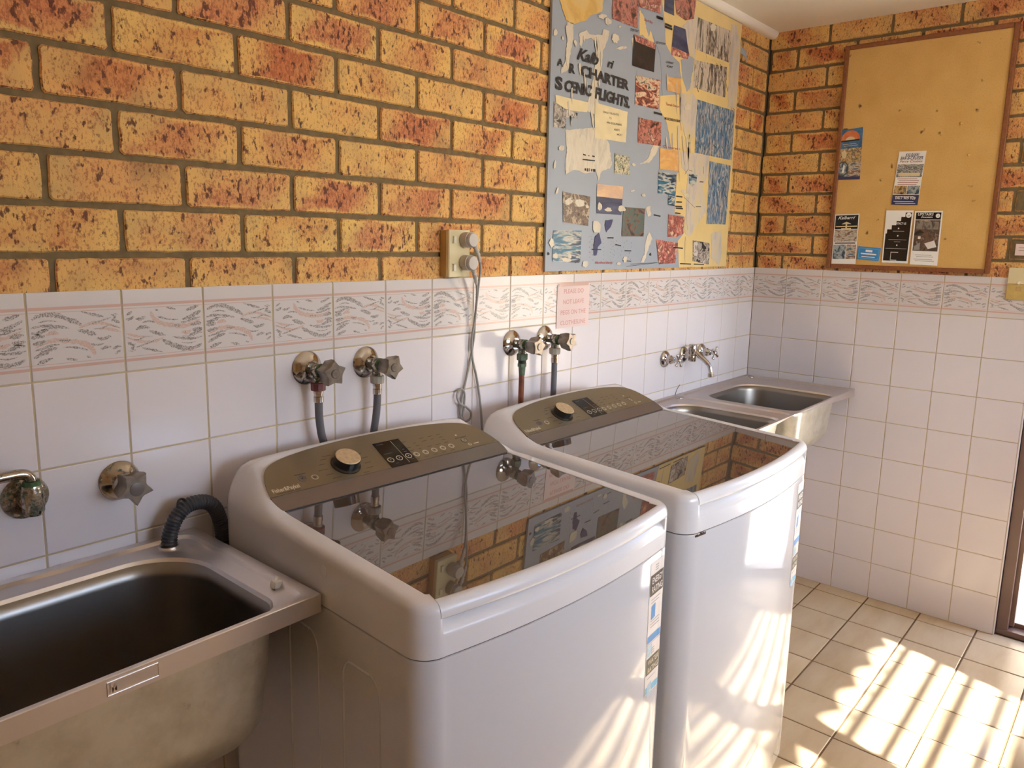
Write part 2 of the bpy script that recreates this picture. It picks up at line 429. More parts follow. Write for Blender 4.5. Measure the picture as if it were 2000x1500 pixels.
P1 = [([(.05, .33), (.16, .42), (.26, .45), (.4, .42), (.55, .36), (.64, .24), (.67, .10)], .085), ([(.17, .55), (.24, .60), (.29, .56)], .07),
      ([(.52, .66), (.66, .73), (.8, .71), (.98, .60)], .06), ([(.70, .62), (.84, .60), (.98, .52)], .045), ([(.34, .86), (.42, .80), (.5, .72)], .025)]

def border_decor(mb, fr, u0, u1, h0, h1, flip, clip=None):
    # one decorated tile: two pink rules and the brush strokes, 0.3 mm proud of the glaze
    W, H = 0.149, h1 - h0 - 0.003; a = 0.19; b = 0.80
    mir = -1
    def q(x, y, d=-0.0004): return fr(u0 + (1 - x) * W if True else 0, h0 + y * H, d)
    lo = 0.0 if clip is None else clip
    for y0, y1 in ((.815, .85), (.785, .792), (.13, .165), (.188, .195)):
        mb.mat('pinkline'); mb.poly([q(lo, y0, -.0002), q(1, y0, -.0002), q(1, y1, -.0002), q(lo, y1, -.0002)])
    for key, L, dd in (('st_pink', P1, -.0003), ('st_gray', G1, -.0005)):
        mb.mat(key)
        for pts, w in L:
            c = catmull([(x, y, 0) for x, y in pts], 5)
            if flip: c = [Vector((1 - p.x, 1 - p.y, 0)) for p in c]
            n = len(c); up = []; dn = []
            for i, p in enumerate(c):
                t = c[min(i + 1, n - 1)] - c[max(i - 1, 0)]; nn = Vector((-t.y, t.x, 0)).normalized()
                k = math.sin(math.pi * (i + 0.35) / (n - 0.3)) ** 0.6 * w * 0.5 * (1.75 if key == 'st_gray' else 1.15) * random.uniform(.6, 1.25)
                up.append(p + nn * k); dn.append(p - nn * k)
            for i in range(n - 1):
                qq = [up[i], up[i + 1], dn[i + 1], dn[i]]
                if min(v.x for v in qq) < lo + 0.01 or max(v.x for v in qq) > 0.995: continue
                mb.poly([q(v.x, a + v.y * (b - a), dd) for v in qq])

def build_tiled_wall(name, kind, length, first, brick_rows_perp, u_end_bricks, flip0):
    mb = MB(); fr = wall_frame(kind)
    def bx(u0, u1, h0, h1, d0, d1): 
        p = fr(u0, h0, d0); q = fr(u1, h1, d1); mb.box(tuple(map(min, p, q)), tuple(map(max, p, q)))
    # body
    mb.mat('mortar'); bx(0 if kind == 'end' else -0.13, min(u_end_bricks, 1.0562) if kind == 'end' else u_end_bricks, 1.360, ZC + 0.1, 0.011, 0.13)
    if kind == 'end': bx(1.0564, u_end_bricks, DOOR_Z + .001, ZC + 0.1, 0.011, 0.13)
    mb.mat('grout'); bx(0 if kind == 'end' else -0.13, length, 0.0, 1.3665, 0.0016, 0.13)
    # tiles
    us = [0.0] + [first + k * T for k in range(int((length - first) / T + 1.5)) if first + k * T < length - 0.01] + [length]
    g = 0.0014
    for j in range(9):
        h1, h0 = rows[j], rows[j + 1]
        for i in range(len(us) - 1):
            u0, u1 = us[i] + g, us[i + 1] - g
            if u1 - u0 < .01: continue
            a0, a1 = h0 + g, h1 - (g if j else 0)
            mb.mat('btile' if j == 0 else 'tile')
            e = 0.0012
            r0 = [fr(u0, a0, .006), fr(u1, a0, .006), fr(u1, a1, .006), fr(u0, a1, .006)]
            r1 = [fr(u0, a0, .0011), fr(u1, a0, .0011), fr(u1, a1, .0011), fr(u0, a1, .0011)]
            r2 = [fr(u0 + e, a0 + e, 0), fr(u1 - e, a0 + e, 0), fr(u1 - e, a1 - e, 0), fr(u0 + e, a1 - e, 0)]
            mb.loft([r0, r1, r2], cap1=True)
            if j == 0:
                clip = None
                if i == 0: clip = max(0.0, 1 - (us[1] - us[0]) / T)
                # tile u axis: x grows towards larger photo-right
                flip = (i + flip0) % 2 == 0
                if kind == 'back': border_decor(mb, fr, u0, u1, h0, h1, flip)
                else:
                    f2 = lambda u, h, d, _u0=u0, _u1=u1: fr(_u0 + (_u0 + .149 - u), h, d)
                    if u0 + .149 < length + .005: border_decor(mb, f2, u0, u1, h0, h1, flip)
    # bricks
    nb = 0; jt = 0.0052
    ph = 0.0851
    for r in range(12):
        z0 = 1.428 + ph * (r - 1) + jt; z1 = 1.428 + ph * r - jt
        if r == 0: z0 = 1.3625
        if r == 11: z1 = ZC + 0.02
        ps = brick_rows_perp(r)
        ps = [p for p in ps if p < u_end_bricks + 0.3]
        for a, b in zip(ps, ps[1:]):
            u0, u1 = a + jt, min(b - jt, u_end_bricks - 0.001)
            if u1 - u0 < 0.015: continue
            R = random.random(); R = 0.0 if R < .25 else (R - .25) / .75
            mb.rnd = (R, random.random(), random.random()); mb.mat('brick')
            cw, chh = u1 - u0, z1 - z0; rad = 0.006; pts = []
            n = 7
            j = lambda s=.0011: random.uniform(-s, s)
            for (cx, cy, a0) in ((u1 - rad, z1 - rad, 0), (u0 + rad, z1 - rad, 90), (u0 + rad, z0 + rad, 180), (u1 - rad, z0 + rad, 270)):
                for k in range(3):
                    an = math.radians(a0 + 45 * k); pts.append((cx + rad * math.cos(an) + j(), cy + rad * math.sin(an) + j()))
                # edge points to the next corner
                nx = {0: (u0 + rad, z1), 90: (u0, z0 + rad), 180: (u1 - rad, z0), 270: (u1, z1 - rad)}[a0]
                sx, sy = {0: (u1 - rad, z1), 90: (u0, z1 - rad), 180: (u0 + rad, z0), 270: (u1, z0 + rad)}[a0]
                m = 9 if a0 in (0, 180) else 3
                for k in range(1, m): 
                    t = k / m; pts.append((sx + (nx[0] - sx) * t + (j() if a0 in (90, 270) else 0), sy + (nx[1] - sy) * t + (j() if a0 in (0, 180) else 0)))
            cu, cz = (u0 + u1) / 2, (z0 + z1) / 2
            full = 0.235; 
            def ring(ins, d):
                o = []
                for (x, y) in pts:
                    vx, vy = x - cu, y - cz
                    o.append(fr(cu + vx * (1 - ins / (cw / 2)), cz + vy * (1 - ins / (chh / 2)), d))
                return o
            ids = [[mb.add(p) for p in ring(i_, d_)] for i_, d_ in ((0, .014), (0.0003, .0085), (.0028, .0058))]
            uvs = [((x - u0) / cw, (y - z0) / chh) for x, y in pts]
            N = len(pts)
            for A_, B_ in zip(ids, ids[1:]):
                for k in range(N):
                    k2 = (k + 1) % N; mb.face((A_[k], A_[k2], B_[k2], B_[k]), [uvs[k], uvs[k2], uvs[k2], uvs[k]])
            mb.face(ids[-1], uvs)
    mb.rnd = (0, 0, 0)
    return mb, fr, bx

def perp_back(r):
    base = 0.026 if r % 2 == 0 else 0.138
    # measured: even rows joints at 2.838-.2345k, odd rows 2.721-.2345k
    s = 2.838 if r % 2 == 0 else 2.7205
    ps = sorted(s + 0.2345 * k for k in range(-12, 11)); ps = [p for p in ps if p > 0.06]
    return [0.000] + ps
def perp_end(r):
    s = 0.1165 if r % 2 == 0 else 0.2405
    return [0.003 if r % 2 == 0 else -0.008] + [s + 0.2345 * k for k in range(0, 14)]

mb, fr, bx = build_tiled_wall('wall_back', 'back', 5.0, C0, perp_back, 5.0, 1)
wb_ = fixn(mb.build('wall_back', uv=True, smooth=30)); tag(wb_, kind='structure')
mb, fr, bx = build_tiled_wall('wall_right', 'end', 1.056, C1, perp_end, 3.2, 0)
# over and beyond the doorway only brick; cut away what stands in the opening
mb2 = mb
keep = []
wr = mb.build('wall_right', uv=True, smooth=30)
bm = bmesh.new(); bm.from_mesh(wr.data)
kill = []
for f in bm.faces:
    c = f.calc_center_median()
    if c.y < -1.057 and c.z < DOOR_Z: kill.append(f)
bmesh.ops.delete(bm, geom=kill, context='FACES')
bmesh.ops.recalc_face_normals(bm, faces=bm.faces); bm.to_mesh(wr.data); bm.free()
tag(wr, kind='structure')
mb = MB(); mb.mat('tile'); mb.box((0.0, -1.0605, 0.0), (0.05, -1.0565, 1.3676)); mb.mat('brush_brown')
mb.box((0.012, -1.075, 1.368), (0.13, -1.0565, DOOR_Z)); mb.mat('mortar'); mb.box((0.012, YF, 0), (0.13, DOOR_Y1, DOOR_Z))
mb.box((0.012, -1.0605, 0.0), (0.13, -1.0565, 1.3676)); mb.box((0.012, YF, DOOR_Z - 0.02), (0.13, -1.0565, DOOR_Z + 0.14))
o = mb.build('trim_1'); tag(o, kind='structure')

# floor tiles
mb = MB(); mb.mat('fgrout'); mb.box((XL - .1, YF - .1, -0.10), (0.13, 0.13, -0.002)); mb.mat('ftile')
xs = [-0.070 - 0.1985 * k for k in range(26)]; ys = [-0.004 - 0.2 * k for k in range(17)]
xs = [0.02] + xs; ys = [0.0] + ys
g = 0.0028
for a, b in zip(xs, xs[1:]):
    for c, d in zip(ys, ys[1:]):
        x1, x0, y1, y0 = a - g, b + g, c - g, d + g
        if x1 - x0 < .01 or y1 - y0 < .006: continue
        e = .002; zz = random.uniform(-.0003, .0003)
        mb.loft([[(x0, y0, -.004), (x1, y0, -.004), (x1, y1, -.004), (x0, y1, -.004)], [(x0, y0, -.0015), (x1, y0, -.0015), (x1, y1, -.0015), (x0, y1, -.0015)],
                 [(x0 + e, y0 + e, zz), (x1 - e, y0 + e, zz), (x1 - e, y1 - e, zz), (x0 + e, y1 - e, zz)]], cap1=True)
tag(fixn(mb.build('floor')), kind='structure')
# ceiling, cornice
mb = MB(); mb.mat('ceil'); mb.box((XL - .1, YF - .1, ZC), (0.13, 0.13, ZC + .1)); tag(mb.build('ceiling'), kind='structure')
mb = MB(); mb.mat('cornice')
prof = [(0.006, ZC - .024), (-0.006, ZC - .026), (-0.018, ZC - .024), (-0.026, ZC - .017), (-0.030, ZC - .007), (-0.030, ZC + .001), (0.006, ZC + .001)]
mb.loft([[(x, y, z) for y, z in prof] for x in (-0.001, XL)], True, True)
tag(fixn(mb.build('trim_2', smooth=60)), kind='structure')
# left wall
mb = MB(); mb.mat('brush_brown'); mb.box((XL - .12, YF, 0), (XL, 0, ZC))
tag(mb.build('wall_left'), kind='structure')
# front wall with a row of barred openings
PANES = [(-0.963, -1.70), (-1.82, -2.557)]
WZ0, WZ1 = 1.19, 2.22
mb = MB(); mb.mat('brush_brown')
mb.box((XL, YF - .11, WZ1), (0.13, YF, ZC)); mb.box((XL, YF - .11, 0), (0.13, YF, WZ0))
edges = [0.13] + [e for p in PANES for e in p] + [XL]
for k in range(0, len(edges), 2): mb.box((edges[k + 1], YF - .11, WZ0), (edges[k], YF, WZ1))
tag(mb.build('wall_front'), kind='structure')
for n_, (a, b) in enumerate(PANES):
    t = bpy.data.objects.new('window_%d' % (n_ + 1), None); COL.objects.link(t); tag(t, kind='structure'); t.location = ((a + b) / 2, YF, WZ0)
    cx = (a + b) / 2; w = (a - b) / 2
    m2 = MB(); m2.mat('render_brown')
    for lo, hi in (((-w, -.06, 0), (-w + .02, -.02, WZ1 - WZ0)), ((w - .02, -.06, 0), (w, -.02, WZ1 - WZ0)), ((-w, -.06, WZ1 - WZ0 - .02), (w, -.02, WZ1 - WZ0)), ((-w, -.06, 0), (w, -.02, .012))): m2.box(lo, hi)
    m2.build('window_frame', t)
    for yf in (-1.16, -1.055, -.947, -.84):
        zz = (yf - (YF - .04)) * .60 - WZ0
        m2 = MB(); m2.mat('render_brown'); m2.box((-w, -.048, zz - .011), (w, -.032, zz + .011)); m2.build('window_bar', t)
# corrugated awning outside, its scalloped edge cuts the sunlight
mb = MB(); mb.mat('roofing')
def aw(x, s): 
    y = YF - .12 - 1.28 * s; z0 = 2.42 + (2.2905 - 2.42) * s
    return (x, y, z0 + 0.012 * (abs(math.sin(math.pi * x / 0.176)) * 2 - 1) )
ids = [[mb.add(aw(0.1 - 0.011 * i, s)) for i in range(480)] for s in (0, 1)]
for i in range(479): mb.face((ids[0][i], ids[0][i + 1], ids[1][i + 1], ids[1][i]))
o = mb.build('window_awning', solid=0.003); tag(o, kind='structure')
# ground outside
mb = MB(); mb.mat('ext'); mb.box((0.131, -60, -.25), (60, 30, -.06)); mb.box((-60, -60, -.25), (0.13, YF - .12, -.06))
tag(mb.build('floor_outside'), kind='structure')
mb = MB(); mb.mat('plaster'); mb.box((2.4, -7, -.06), (2.55, 6, 2.7)); tag(mb.build('wall_glare_block'), kind='structure')  # unseen wall, added to dim the bright exterior showing through the doorway
# doorway frame
t = bpy.data.objects.new('door_1', None); COL.objects.link(t); tag(t, kind='structure'); t.location = (0.06, DOOR_Y0, 0)
mb = MB(); mb.mat('render_brown')
mb.box((-.030, -.042, 0), (.07, -.004, 2.04)); mb.box((.000, -.058, 0.03), (.03, -.040, 2.04)); mb.box((-.030, -.92, 0), (.07, -.88, 2.04)); mb.box((-.030, -.92, 2.0), (.07, -.004, 2.04))
mb.build('door_jamb', t, bevel=.002)
mb = MB(); mb.mat('render_brown'); mb.box((-.034, -.92, 0), (.07, -.004, .022)); mb.box((.02, -.92, 0), (.028, -.004, .04)); mb.build('door_track', t, bevel=.0015)

# ------------------------------------------------------------------ laundry sinks
def rrect(x0, x1, y0, y1, r, n=12, z=0.0):
    # rounded rectangle, r = (front-right, back-right, back-left, front-left), equal point count per corner
    if not hasattr(r, '__len__'): r = (r,) * 4
    out = []
    for (cx, cy, a0, q) in ((x1 - r[0], y0 + r[0], -90, r[0]), (x1 - r[1], y1 - r[1], 0, r[1]), (x0 + r[2], y1 - r[2], 90, r[2]), (x0 + r[3], y0 + r[3], 180, r[3])):
        for k in range(n + 1):
            a = math.radians(a0 + 90 * k / n); out.append((cx + q * math.cos(a), cy + q * math.sin(a), z))
    return out
def sink(name, label, x0, x1, y0, zt, bowls, apron, group=None, parent_loc=None, depth=.24, bowl_mat='steel_bowl_shade', botr=.085):
    t = thing(name, label, 'sink', ((x0 + x1) / 2, y0 / 2, zt - depth), 0, group)
    off = Vector(((x0 + x1) / 2, y0 / 2, zt - depth))
    mb = MB(); mb.mat('steel')
    L = lambda P: [tuple(Vector(p) - off) for p in P]
    nB = len(bowls); xsplit = [x0] + [(bowls[i][1] + bowls[i + 1][0]) / 2 for i in range(nB - 1)] + [x1]
    for i, (bx0, bx1, by0, by1, r) in enumerate(bowls):
        a, b = xsplit[i], xsplit[i + 1]
        la, lb = (i == 0), (i == nB - 1)
        rings = []
        def outer(ins, z, rr, fr=1.0):
            q = rrect(a + (ins if la else ins * .3), b - (ins if lb else ins * .3), y0 + ins * fr, -0.001 - ins * 0.9, rr, z=z)
            return [(x, y, max(z_, zt - .0006) if ((not la and x < a + .012 and ins < .012) or (not lb and x > b - .012 and ins < .012)) else z_) for x, y, z_ in q]
        rings.append(outer(0, zt - apron, .0012)); rings.append(outer(0, zt - .0012, .0012)); rings.append(outer(.0012, zt, .0016))
        rings.append(outer(.021, zt, .026, .40)); rings.append(outer(.0225, zt - .0008, .0265, .42)); rings.append(outer(.0265, zt - .0052, .028, .48)); rings.append(outer(.0285, zt - .006, .029, .50))
        m = .012
        rings.append(rrect(bx0 - m, bx1 + m, max(by0 - m, y0 + .0155), by1 + m, tuple(q + m * .7 for q in r), z=zt - .0065))
        rings.append(rrect(bx0 - .004, bx1 + .004, by0 - .004, by1 + .004, tuple(q + .003 for q in r), z=zt - .008))
        rings.append(rrect(bx0, bx1, by0, by1, r, z=zt - .014))
        mb.loft([L(q) for q in rings])
    fixn(mb.build('rim', t, smooth=28))
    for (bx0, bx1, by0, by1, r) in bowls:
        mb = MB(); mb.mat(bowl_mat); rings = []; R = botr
        for k in range(7):
            s = k / 6; dz = .014 + (depth - .014 - R) * s; ins = .010 * s
            rings.append(rrect(bx0 + ins, bx1 - ins, by0 + ins, by1 - ins, tuple(max(q, .035 + .02 * s) for q in r), z=zt - dz))
        for k in range(1, 9):
            a = math.radians(90 * k / 8); ins = .010 + R * (1 - math.cos(a)); dz = depth - R + R * math.sin(a)
            rr = tuple(max(max(q, .055) - ins * .3, .02) for q in r)
            rings.append(rrect(bx0 + ins, bx1 - ins, by0 + ins, by1 - ins, rr, z=zt - dz))
        cx, cy = (bx0 + bx1) / 2, (by0 + by1) / 2
        for s in (.6, .3):
            rings.append([(cx + (x - cx) * s, cy + (y - cy) * s, zt - depth - .004 * (1 - s)) for x, y, z in rings[14]])
        rings.append([(cx + .026 * math.cos(2 * math.pi * k / 52), cy + .026 * math.sin(2 * math.pi * k / 52), zt - depth - .006) for k in range(-6, 46)])
        # match ring start angle roughly by nearest point
        mb.loft([L(q) for q in rings[:-1]], cap1=True)
        mb.mat('steel_out'); o = mb.build('bowl', t, smooth=60, solid=.0014); o.modifiers['s'].material_offset = 1
        d = MB(); d.mat('chrome'); d.lathe([(.030, 0), (.032, .002), (.024, .003), (.022, -.004)], Vector((cx, cy, zt - depth - .003)) - off, (0, 0, 1), 24)
        d.build('drain', t)
        # tail pipe below the bowl
    return t, off

S1Z = 0.893
s1, off1 = sink('laundry_sink', 'single stainless steel laundry tub beside the nearer washing machine, dark deep bowl', -3.20, -2.620, -.422, S1Z,
                [(-3.135, -2.682, -.403, -.066, (.045, .11, .11, .045))], .032, depth=.262)
mb = MB(); mb.mat('steel')
mb.tube(catmull([(-2.955, -.4228, .868), (-2.955, -.4228, .887), (-2.888, -.4228, .887), (-2.888, -.4228, .868)], 1) + [Vector((-2.955, -.4228, .868))], .0007, 6)
mb.text('MYTTON', (-2.951, -.4232, .8715), (-2.893, -.4232, .8715), (0, 0, 1), .011, bold=.01)
o = mb.build('embossed_nameplate', s1); o.location = -off1
o['label'] = 'embossed maker plate on the apron'
def hole_ring(x, y, z, parent, off, r=.017, name='overflow_cap'):
    m = MB(); m.mat('chrome'); m.lathe([(r, -.004), (r, .0015), (r * .8, .0035), (r * .35, .0042), (0, .0044)], Vector((x, y, z)) - off, (0, 0, 1), 24); return m.build(name, parent)
m = MB(); m.mat('steel'); m.lathe([(.018, -.004), (.0205, .001), (.019, .004), (.016, .003), (.015, -.006)], Vector((-2.694, -.048, S1Z - .006)) - off1, (0, 0, 1), 28, caps=False)
m.mat('black'); m.lathe([(.0152, -.004), (0.001, -.004)], Vector((-2.694, -.048, S1Z - .006)) - off1, (0, 0, 1), 28, caps=False); m.build('hose_inlet_ring', s1)
for xx in (-3.17, -2.66):
    m = MB(); m.mat('steel'); m.box((xx, -.40, .862), (xx + .02, -.002, .872)); o = m.build('wall_bracket', s1); o.location = -off1

S2Z = 0.885
s2, off2 = sink('double_laundry_sink', 'stainless steel double bowl laundry tub in the corner under the mixer tap', -1.245, -.002, -.470, S2Z,
                [(-1.165, -.742, -.452, -.070, (.05, .10, .10, .05)), (-.592, -.168, -.452, -.070, (.05, .10, .10, .05))], .033, depth=.215)
hole_ring(-.690, -.030, S2Z - .004, s2, off2); hole_ring(-.028, -.030, S2Z - .004, s2, off2)
for xx in (-1.22, -.05):
    m = MB(); m.mat('steel'); m.box((xx, -.44, .850), (xx + .02, -.002, .862)); o = m.build('wall_bracket', s2); o.location = -off2

# small torn paper on the near tub
mb = MB(); mb.mat('paper')
mb.prism([(-.009, -.006, 0), (.006, -.008, .001), (.008, .004, .0), (-.006, .007, .001)], (.002, .001, .010)); mb.prism([(.002, .003, .008), (.008, .001, .009), (.007, .007, .011)], (0, .002, .006))
o = mb.build('paper_scrap', loc=(-2.652, -.338, S1Z - .006), smooth=0); o.rotation_euler = (.1, .15, .3)
tag(o, 'small crumpled scrap of white paper on the rim of the near tub', 'paper')

# ------------------------------------------------------------------ washing machines
HW, DD, BOW = 0.330, 0.610, 0.030
def base_outline():
    pts = []
    rf, rb = .045, .042
    def fy(x): return -DD - BOW * (1 - (x / HW) ** 2)
    # counter-clockwise from front-left
    y_c = fy(HW - rf)
    for k in range(31):   # front-left corner
        a = math.radians(180 + 90 * k / 30); pts.append((-HW + rf + rf * math.cos(a), y_c + rf * .92 + rf * .92 * math.sin(a)))
    N = 44
    for k in range(1, N):
        x = -(HW - rf) + 2 * (HW - rf) * k / N; pts.append((x, fy(x) + (y_c + 0 - fy(HW - rf))))
    for k in range(31):
        a = math.radians(270 + 90 * k / 30); pts.append((HW - rf + rf * math.cos(a), y_c + rf * .92 + rf * .92 * math.sin(a)))
    for k in range(1, 40): pts.append((HW, y_c + rf * .92 + (-rb - y_c - rf * .92) * k / 40))
    for k in range(7):
        a = math.radians(90 * k / 6); pts.append((HW - rb + rb * math.cos(a), -rb + rb * math.sin(a)))
    for k in range(1, 40): pts.append((HW - rb - 2 * (HW - rb) * k / 40, 0))
    for k in range(7):
        a = math.radians(90 + 90 * k / 6); pts.append((-HW + rb + rb * math.cos(a), -rb + rb * math.sin(a)))
    for k in range(1, 40): pts.append((-HW, -rb + (y_c + rf * .92 + rb) * k / 40))
    return pts
OUT = base_outline()
def inset(d):
    n = len(OUT); o = []
    for i in range(n):
        ax, ay = OUT[i - 1]; bx_, by_ = OUT[(i + 1) % n]; tx, ty = bx_ - ax, by_ - ay; l = math.hypot(tx, ty)
        nx, ny = -ty / l, tx / l; x, y = OUT[i]; o.append((x + nx * d, y + ny * d))
    return o
def front_y(x): return -DD - BOW * (1 - (x / HW) ** 2)
SL = 0.45; TH = math.atan(SL); GY = -.180; GZ = .971
def lidz(y): return GZ + (y - GY) * (.020 / .42)
def smin(a, b, k):
    h = max(k - abs(a - b), 0) / k; return min(a, b) - h * h * k * .25
def topz(x, y):
    if y < GY: zc = lidz(y)
    else: zc = GZ + SL * (y - GY)
    t = min(max((y - GY + .035) / .05, 0), 1); t = t * t * (3 - 2 * t)
    if t > 0:
        zs = .964 + 1.35 * (HW - abs(x)); arch = 1.0465 - .20 * x * x
        zb = 1.012 + 1.3 * (0 - y)
        zz = smin(smin(zc + .0015, zs, .03), smin(arch, zb, .02), .012)
        zc = zc * (1 - t) + zz * t
    return zc
def con(x, v, h=0.0):
    return (x, GY + v * math.cos(TH) - h * math.sin(TH), GZ + v * math.sin(TH) + h * math.cos(TH))

def make_washer():
    t = thing('washing_machine', '', 'washing machine')
    # cabinet
    mb = MB(); mb.mat('white_enamel')
    R = [[(x, y, z) for x, y in inset(d)] for d, z in ((.012, .030), (.003, .034), (0, .042), (0, .30), (0, .60), (0, .8625), (.0010, .8652), (.0030, .8660))]
    mb.loft(R, cap0=True); mb.mat('seam'); mb.loft([[(x, y, z) for x, y in inset(.0045)] for z in (.8640, .8700)])
    mb.mat('white_enamel')
    for y0, y1, zt_ in ((-.253, -.343, .812), (-.418, -.515, .800)):
        for s in (-1, 1):
            for (rad) in (.0024,):
                P = [(s * (HW + .0001), y0, .06), (s * (HW + .0001), y0, zt_ - .030)]
                P += [(s * (HW + .0001), (y0 + .022 * (math.cos(math.radians(a)) - 1)), zt_ - .030 + .030 * math.sin(math.radians(a))) for a in range(15, 91, 15)]
                P += [(s * (HW + .0001), y1 + .025 - .025 * math.sin(math.radians(a)), zt_ - .035 + .035 * math.cos(math.radians(a))) for a in range(0, 91, 15)]
                P += [(s * (HW + .0001), y1, .06)]
                h = len(P) // 2 + 1; mb.tube(P[:h], rad, 8); mb.tube(P[h - 1:], rad * .62, 8)
    mb.build('cabinet', t, smooth=40)
    for sx in (-1, 1):
        for yy in (-.07, -.54):
            f = MB(); f.mat('black'); f.lathe([(.022, 0), (.024, .004), (.022, .012), (.012, .014), (.012, .034)], (sx * .26, yy, 0), (0, 0, 1), 20); f.build('foot', t)
    # top deck
    mb = MB(); mb.mat('white_plastic'); r = .0135; rings = []
    inner_d = [0, .0015, .0035, .006, .009, .0135, .020, .028, .0365, .0385, .0405]
    base = [(x, y) for x, y in OUT]
    def fw(x, y):
        a = min(max((.2950 - abs(x)) / .003, 0), 1); return a * a * (3 - 2 * a) if y < -.5 else 0.0
    rings.append([(x, y, .8676) for x, y in inset(.003)]); rings.append([(x, y, .8686) for x, y in inset(.0006)])
    rings.append([(x, y, .880) for x, y in base]); rings.append([(x, y, .900) for x, y in base])
    for d in inner_d:
        ring = []
        for (x, y), (xo, yo) in zip(inset(d), base):
            tz = topz(x, y)
            dd = min(d, r); side = tz - r + math.sqrt(max(0, r * r - (r - dd) ** 2)) + .0012 * min(1, d / .013)
            if d > .0375 and abs(x) < .2945 and -.588 < y < GY - .001: side = tz - .007
            frt = min(.904 + d * 1.1 + (.004 if d > .003 else .001), .927)
            if yo > -.45: w = 0
            else: w = fw(xo, yo)
            ring.append((x, y, side * (1 - w) + frt * w))
        rings.append(ring)
    last = inset(.0405); cx, cy = 0.0, -.30
    for k in range(1, 34):
        s = 1 - k / 34.0; ring = []
        for x, y in last:
            X, Y = cx + (x - cx) * s, cy + (y - cy) * s; z = topz(X, Y)
            if abs(X) < (.2945 if Y > -.588 else .288) and Y < GY - .001: z -= .009
            elif Y >= GY - .001: z -= .0005
            if Y < -.585 and abs(X) < .29: z = min(z, .928)
            ring.append((X, Y, z))
        rings.append(ring)
    mb.loft(rings, cap1=True)
    mb.build('top_deck', t, smooth=60)
    # lid: glass and moulded front lip
    gw = .2925
    def gl_front(x): return -.591 - .031 * (1 - (x / HW) ** 2)
    P = [(x, gl_front(x)) for x in [(-gw + 2 * gw * k / 40) for k in range(41)]]
    tp = P + [(gw, GY - .0025), (-gw, GY - .0025)]
    mb = MB(); mb.mat('glass_lid'); mb.prism([(x, y, lidz(y) - .0040) for x, y in tp], (0, 0, .0045))
    mb.build('lid_glass', t, smooth=20)
    mb = MB(); mb.mat('white_plastic'); secs = []
    prof = [(-.010, -.006), (-.0015, -.0005), (0, .0012), (.004, .0022), (.010, .0010), (.0155, -.0030), (.0190, -.0085), (.0205, -.0150), (.0200, -.0205), (.0165, -.0235), (.011, -.0230), (.004, -.020), (-.010, -.018)]
    N = 56
    for k in range(N + 1):
        x = -.2930 + .586 * k / N; y = gl_front(x); tx = .062 * x / HW ** 2; l = math.hypot(1, tx); nx, ny = tx / l, -1 / l
        e = 1.0
        secs.append([(x + nx * a * e, y + ny * a, .9512 + b) for a, b in prof])
    mb.loft(secs, True, True); fixn(mb.build('lid_lip', t, smooth=50))
    # hinge strip and bronze control panel
    half = [(0, .1585), (.08, .157), (.15, .152), (.20, .145), (.235, .137), (.260, .126), (.277, .110), (.287, .090), (.294, .066), (.2985, .043)]
    up = [(x, v) for x, v in half]
    full = [(-x, v) for x, v in reversed(up)][:-1] + up
    full = [(p.x, p.y) for p in catmull([(x, v, 0) for x, v in full], 5)]
    bot = .041
    mb = MB(); mb.mat('bronze'); e = Vector(con(0, 0, .0035)) - Vector(con(0, 0, 0))
    poly = full + [(full[-1][0], bot), (full[0][0], bot)]
    mb.prism([con(x, v, .0005) for x, v in poly], Vector(con(0, 0, .0030)) - Vector(con(0, 0, 0)))
    mb.mat('print_dark')
    H = .0036
    def line(x0, v0, x1, v1, w, key):
        mb.mat(key); dx, dv = x1 - x0, v1 - v0; l = math.hypot(dx, dv) or 1; nx, nv = -dv / l * w / 2, dx / l * w / 2
        x0, x1 = x0 - .012, x1 - .012; mb.poly([con(x0 + nx, v0 + nv, H), con(x0 - nx, v0 - nv, H), con(x1 - nx, v1 - nv, H), con(x1 + nx, v1 + nv, H)])
    rr = random.Random(3)
    KX, KV = -.098, .081
    for a in range(-60, 250, 24):      # programme names round the dial
        an = math.radians(a); rx, rv = .043, .040
        x, v = KX + rx * math.cos(an), KV + rv * math.sin(an); s = 1 if math.cos(an) > 0 else -1
        line(x, v, x + s * rr.uniform(.012, .022), v, .0022, 'print_dark')
    for i in range(5):                 # options above the round buttons
        for j in range(4):
            if rr.random() < .85: 
                x = .066 + .0255 * i; v = .078 + .0105 * j; line(x, v, x + rr.uniform(.008, .014), v, .0020, 'print_dark')
        line(.062 + .0255 * i, .049, .074 + .0255 * i, .049, .0016, 'print_dark')
    line(-.215, .084, -.190, .084, .003, 'print_dark'); line(.205, .083, .240, .083, .003, 'print_dark'); line(.214, .094, .219, .094, .004, 'print_light')
    mb.mat('print_light'); mb.text('Fisher&Paykel', con(-.288, .0500, H), con(-.232, .0500, H), Vector(con(0, 1, 0)) - Vector(con(0, 0, 0)), .0105, bold=.01)
    line(-.272, .0455, -.222, .0455, .0024, 'print_dark')
    line(.240, .0535, .256, .0535, .0026, 'print_light')
    mb.mat('print_light'); mb.poly([con(.216 + .0045 * math.cos(a), .054 + .0045 * math.sin(a), H) for a in [2 * math.pi * k / 14 for k in range(14)]])
    mb.mat('bronze'); mb.poly([con(.216 + .003 * math.cos(a), .054 + .003 * math.sin(a), H + .0003) for a in [2 * math.pi * k / 14 for k in range(14)]])
    cp = mb.build('control_panel', t, smooth=20)
    mb = MB(); mb.mat('hinge'); 
    hs = [(-.2995, .0405), (-.2985, .020), (-.2945, 0), (.2945, 0), (.2985, .020), (.2995, .0405)]
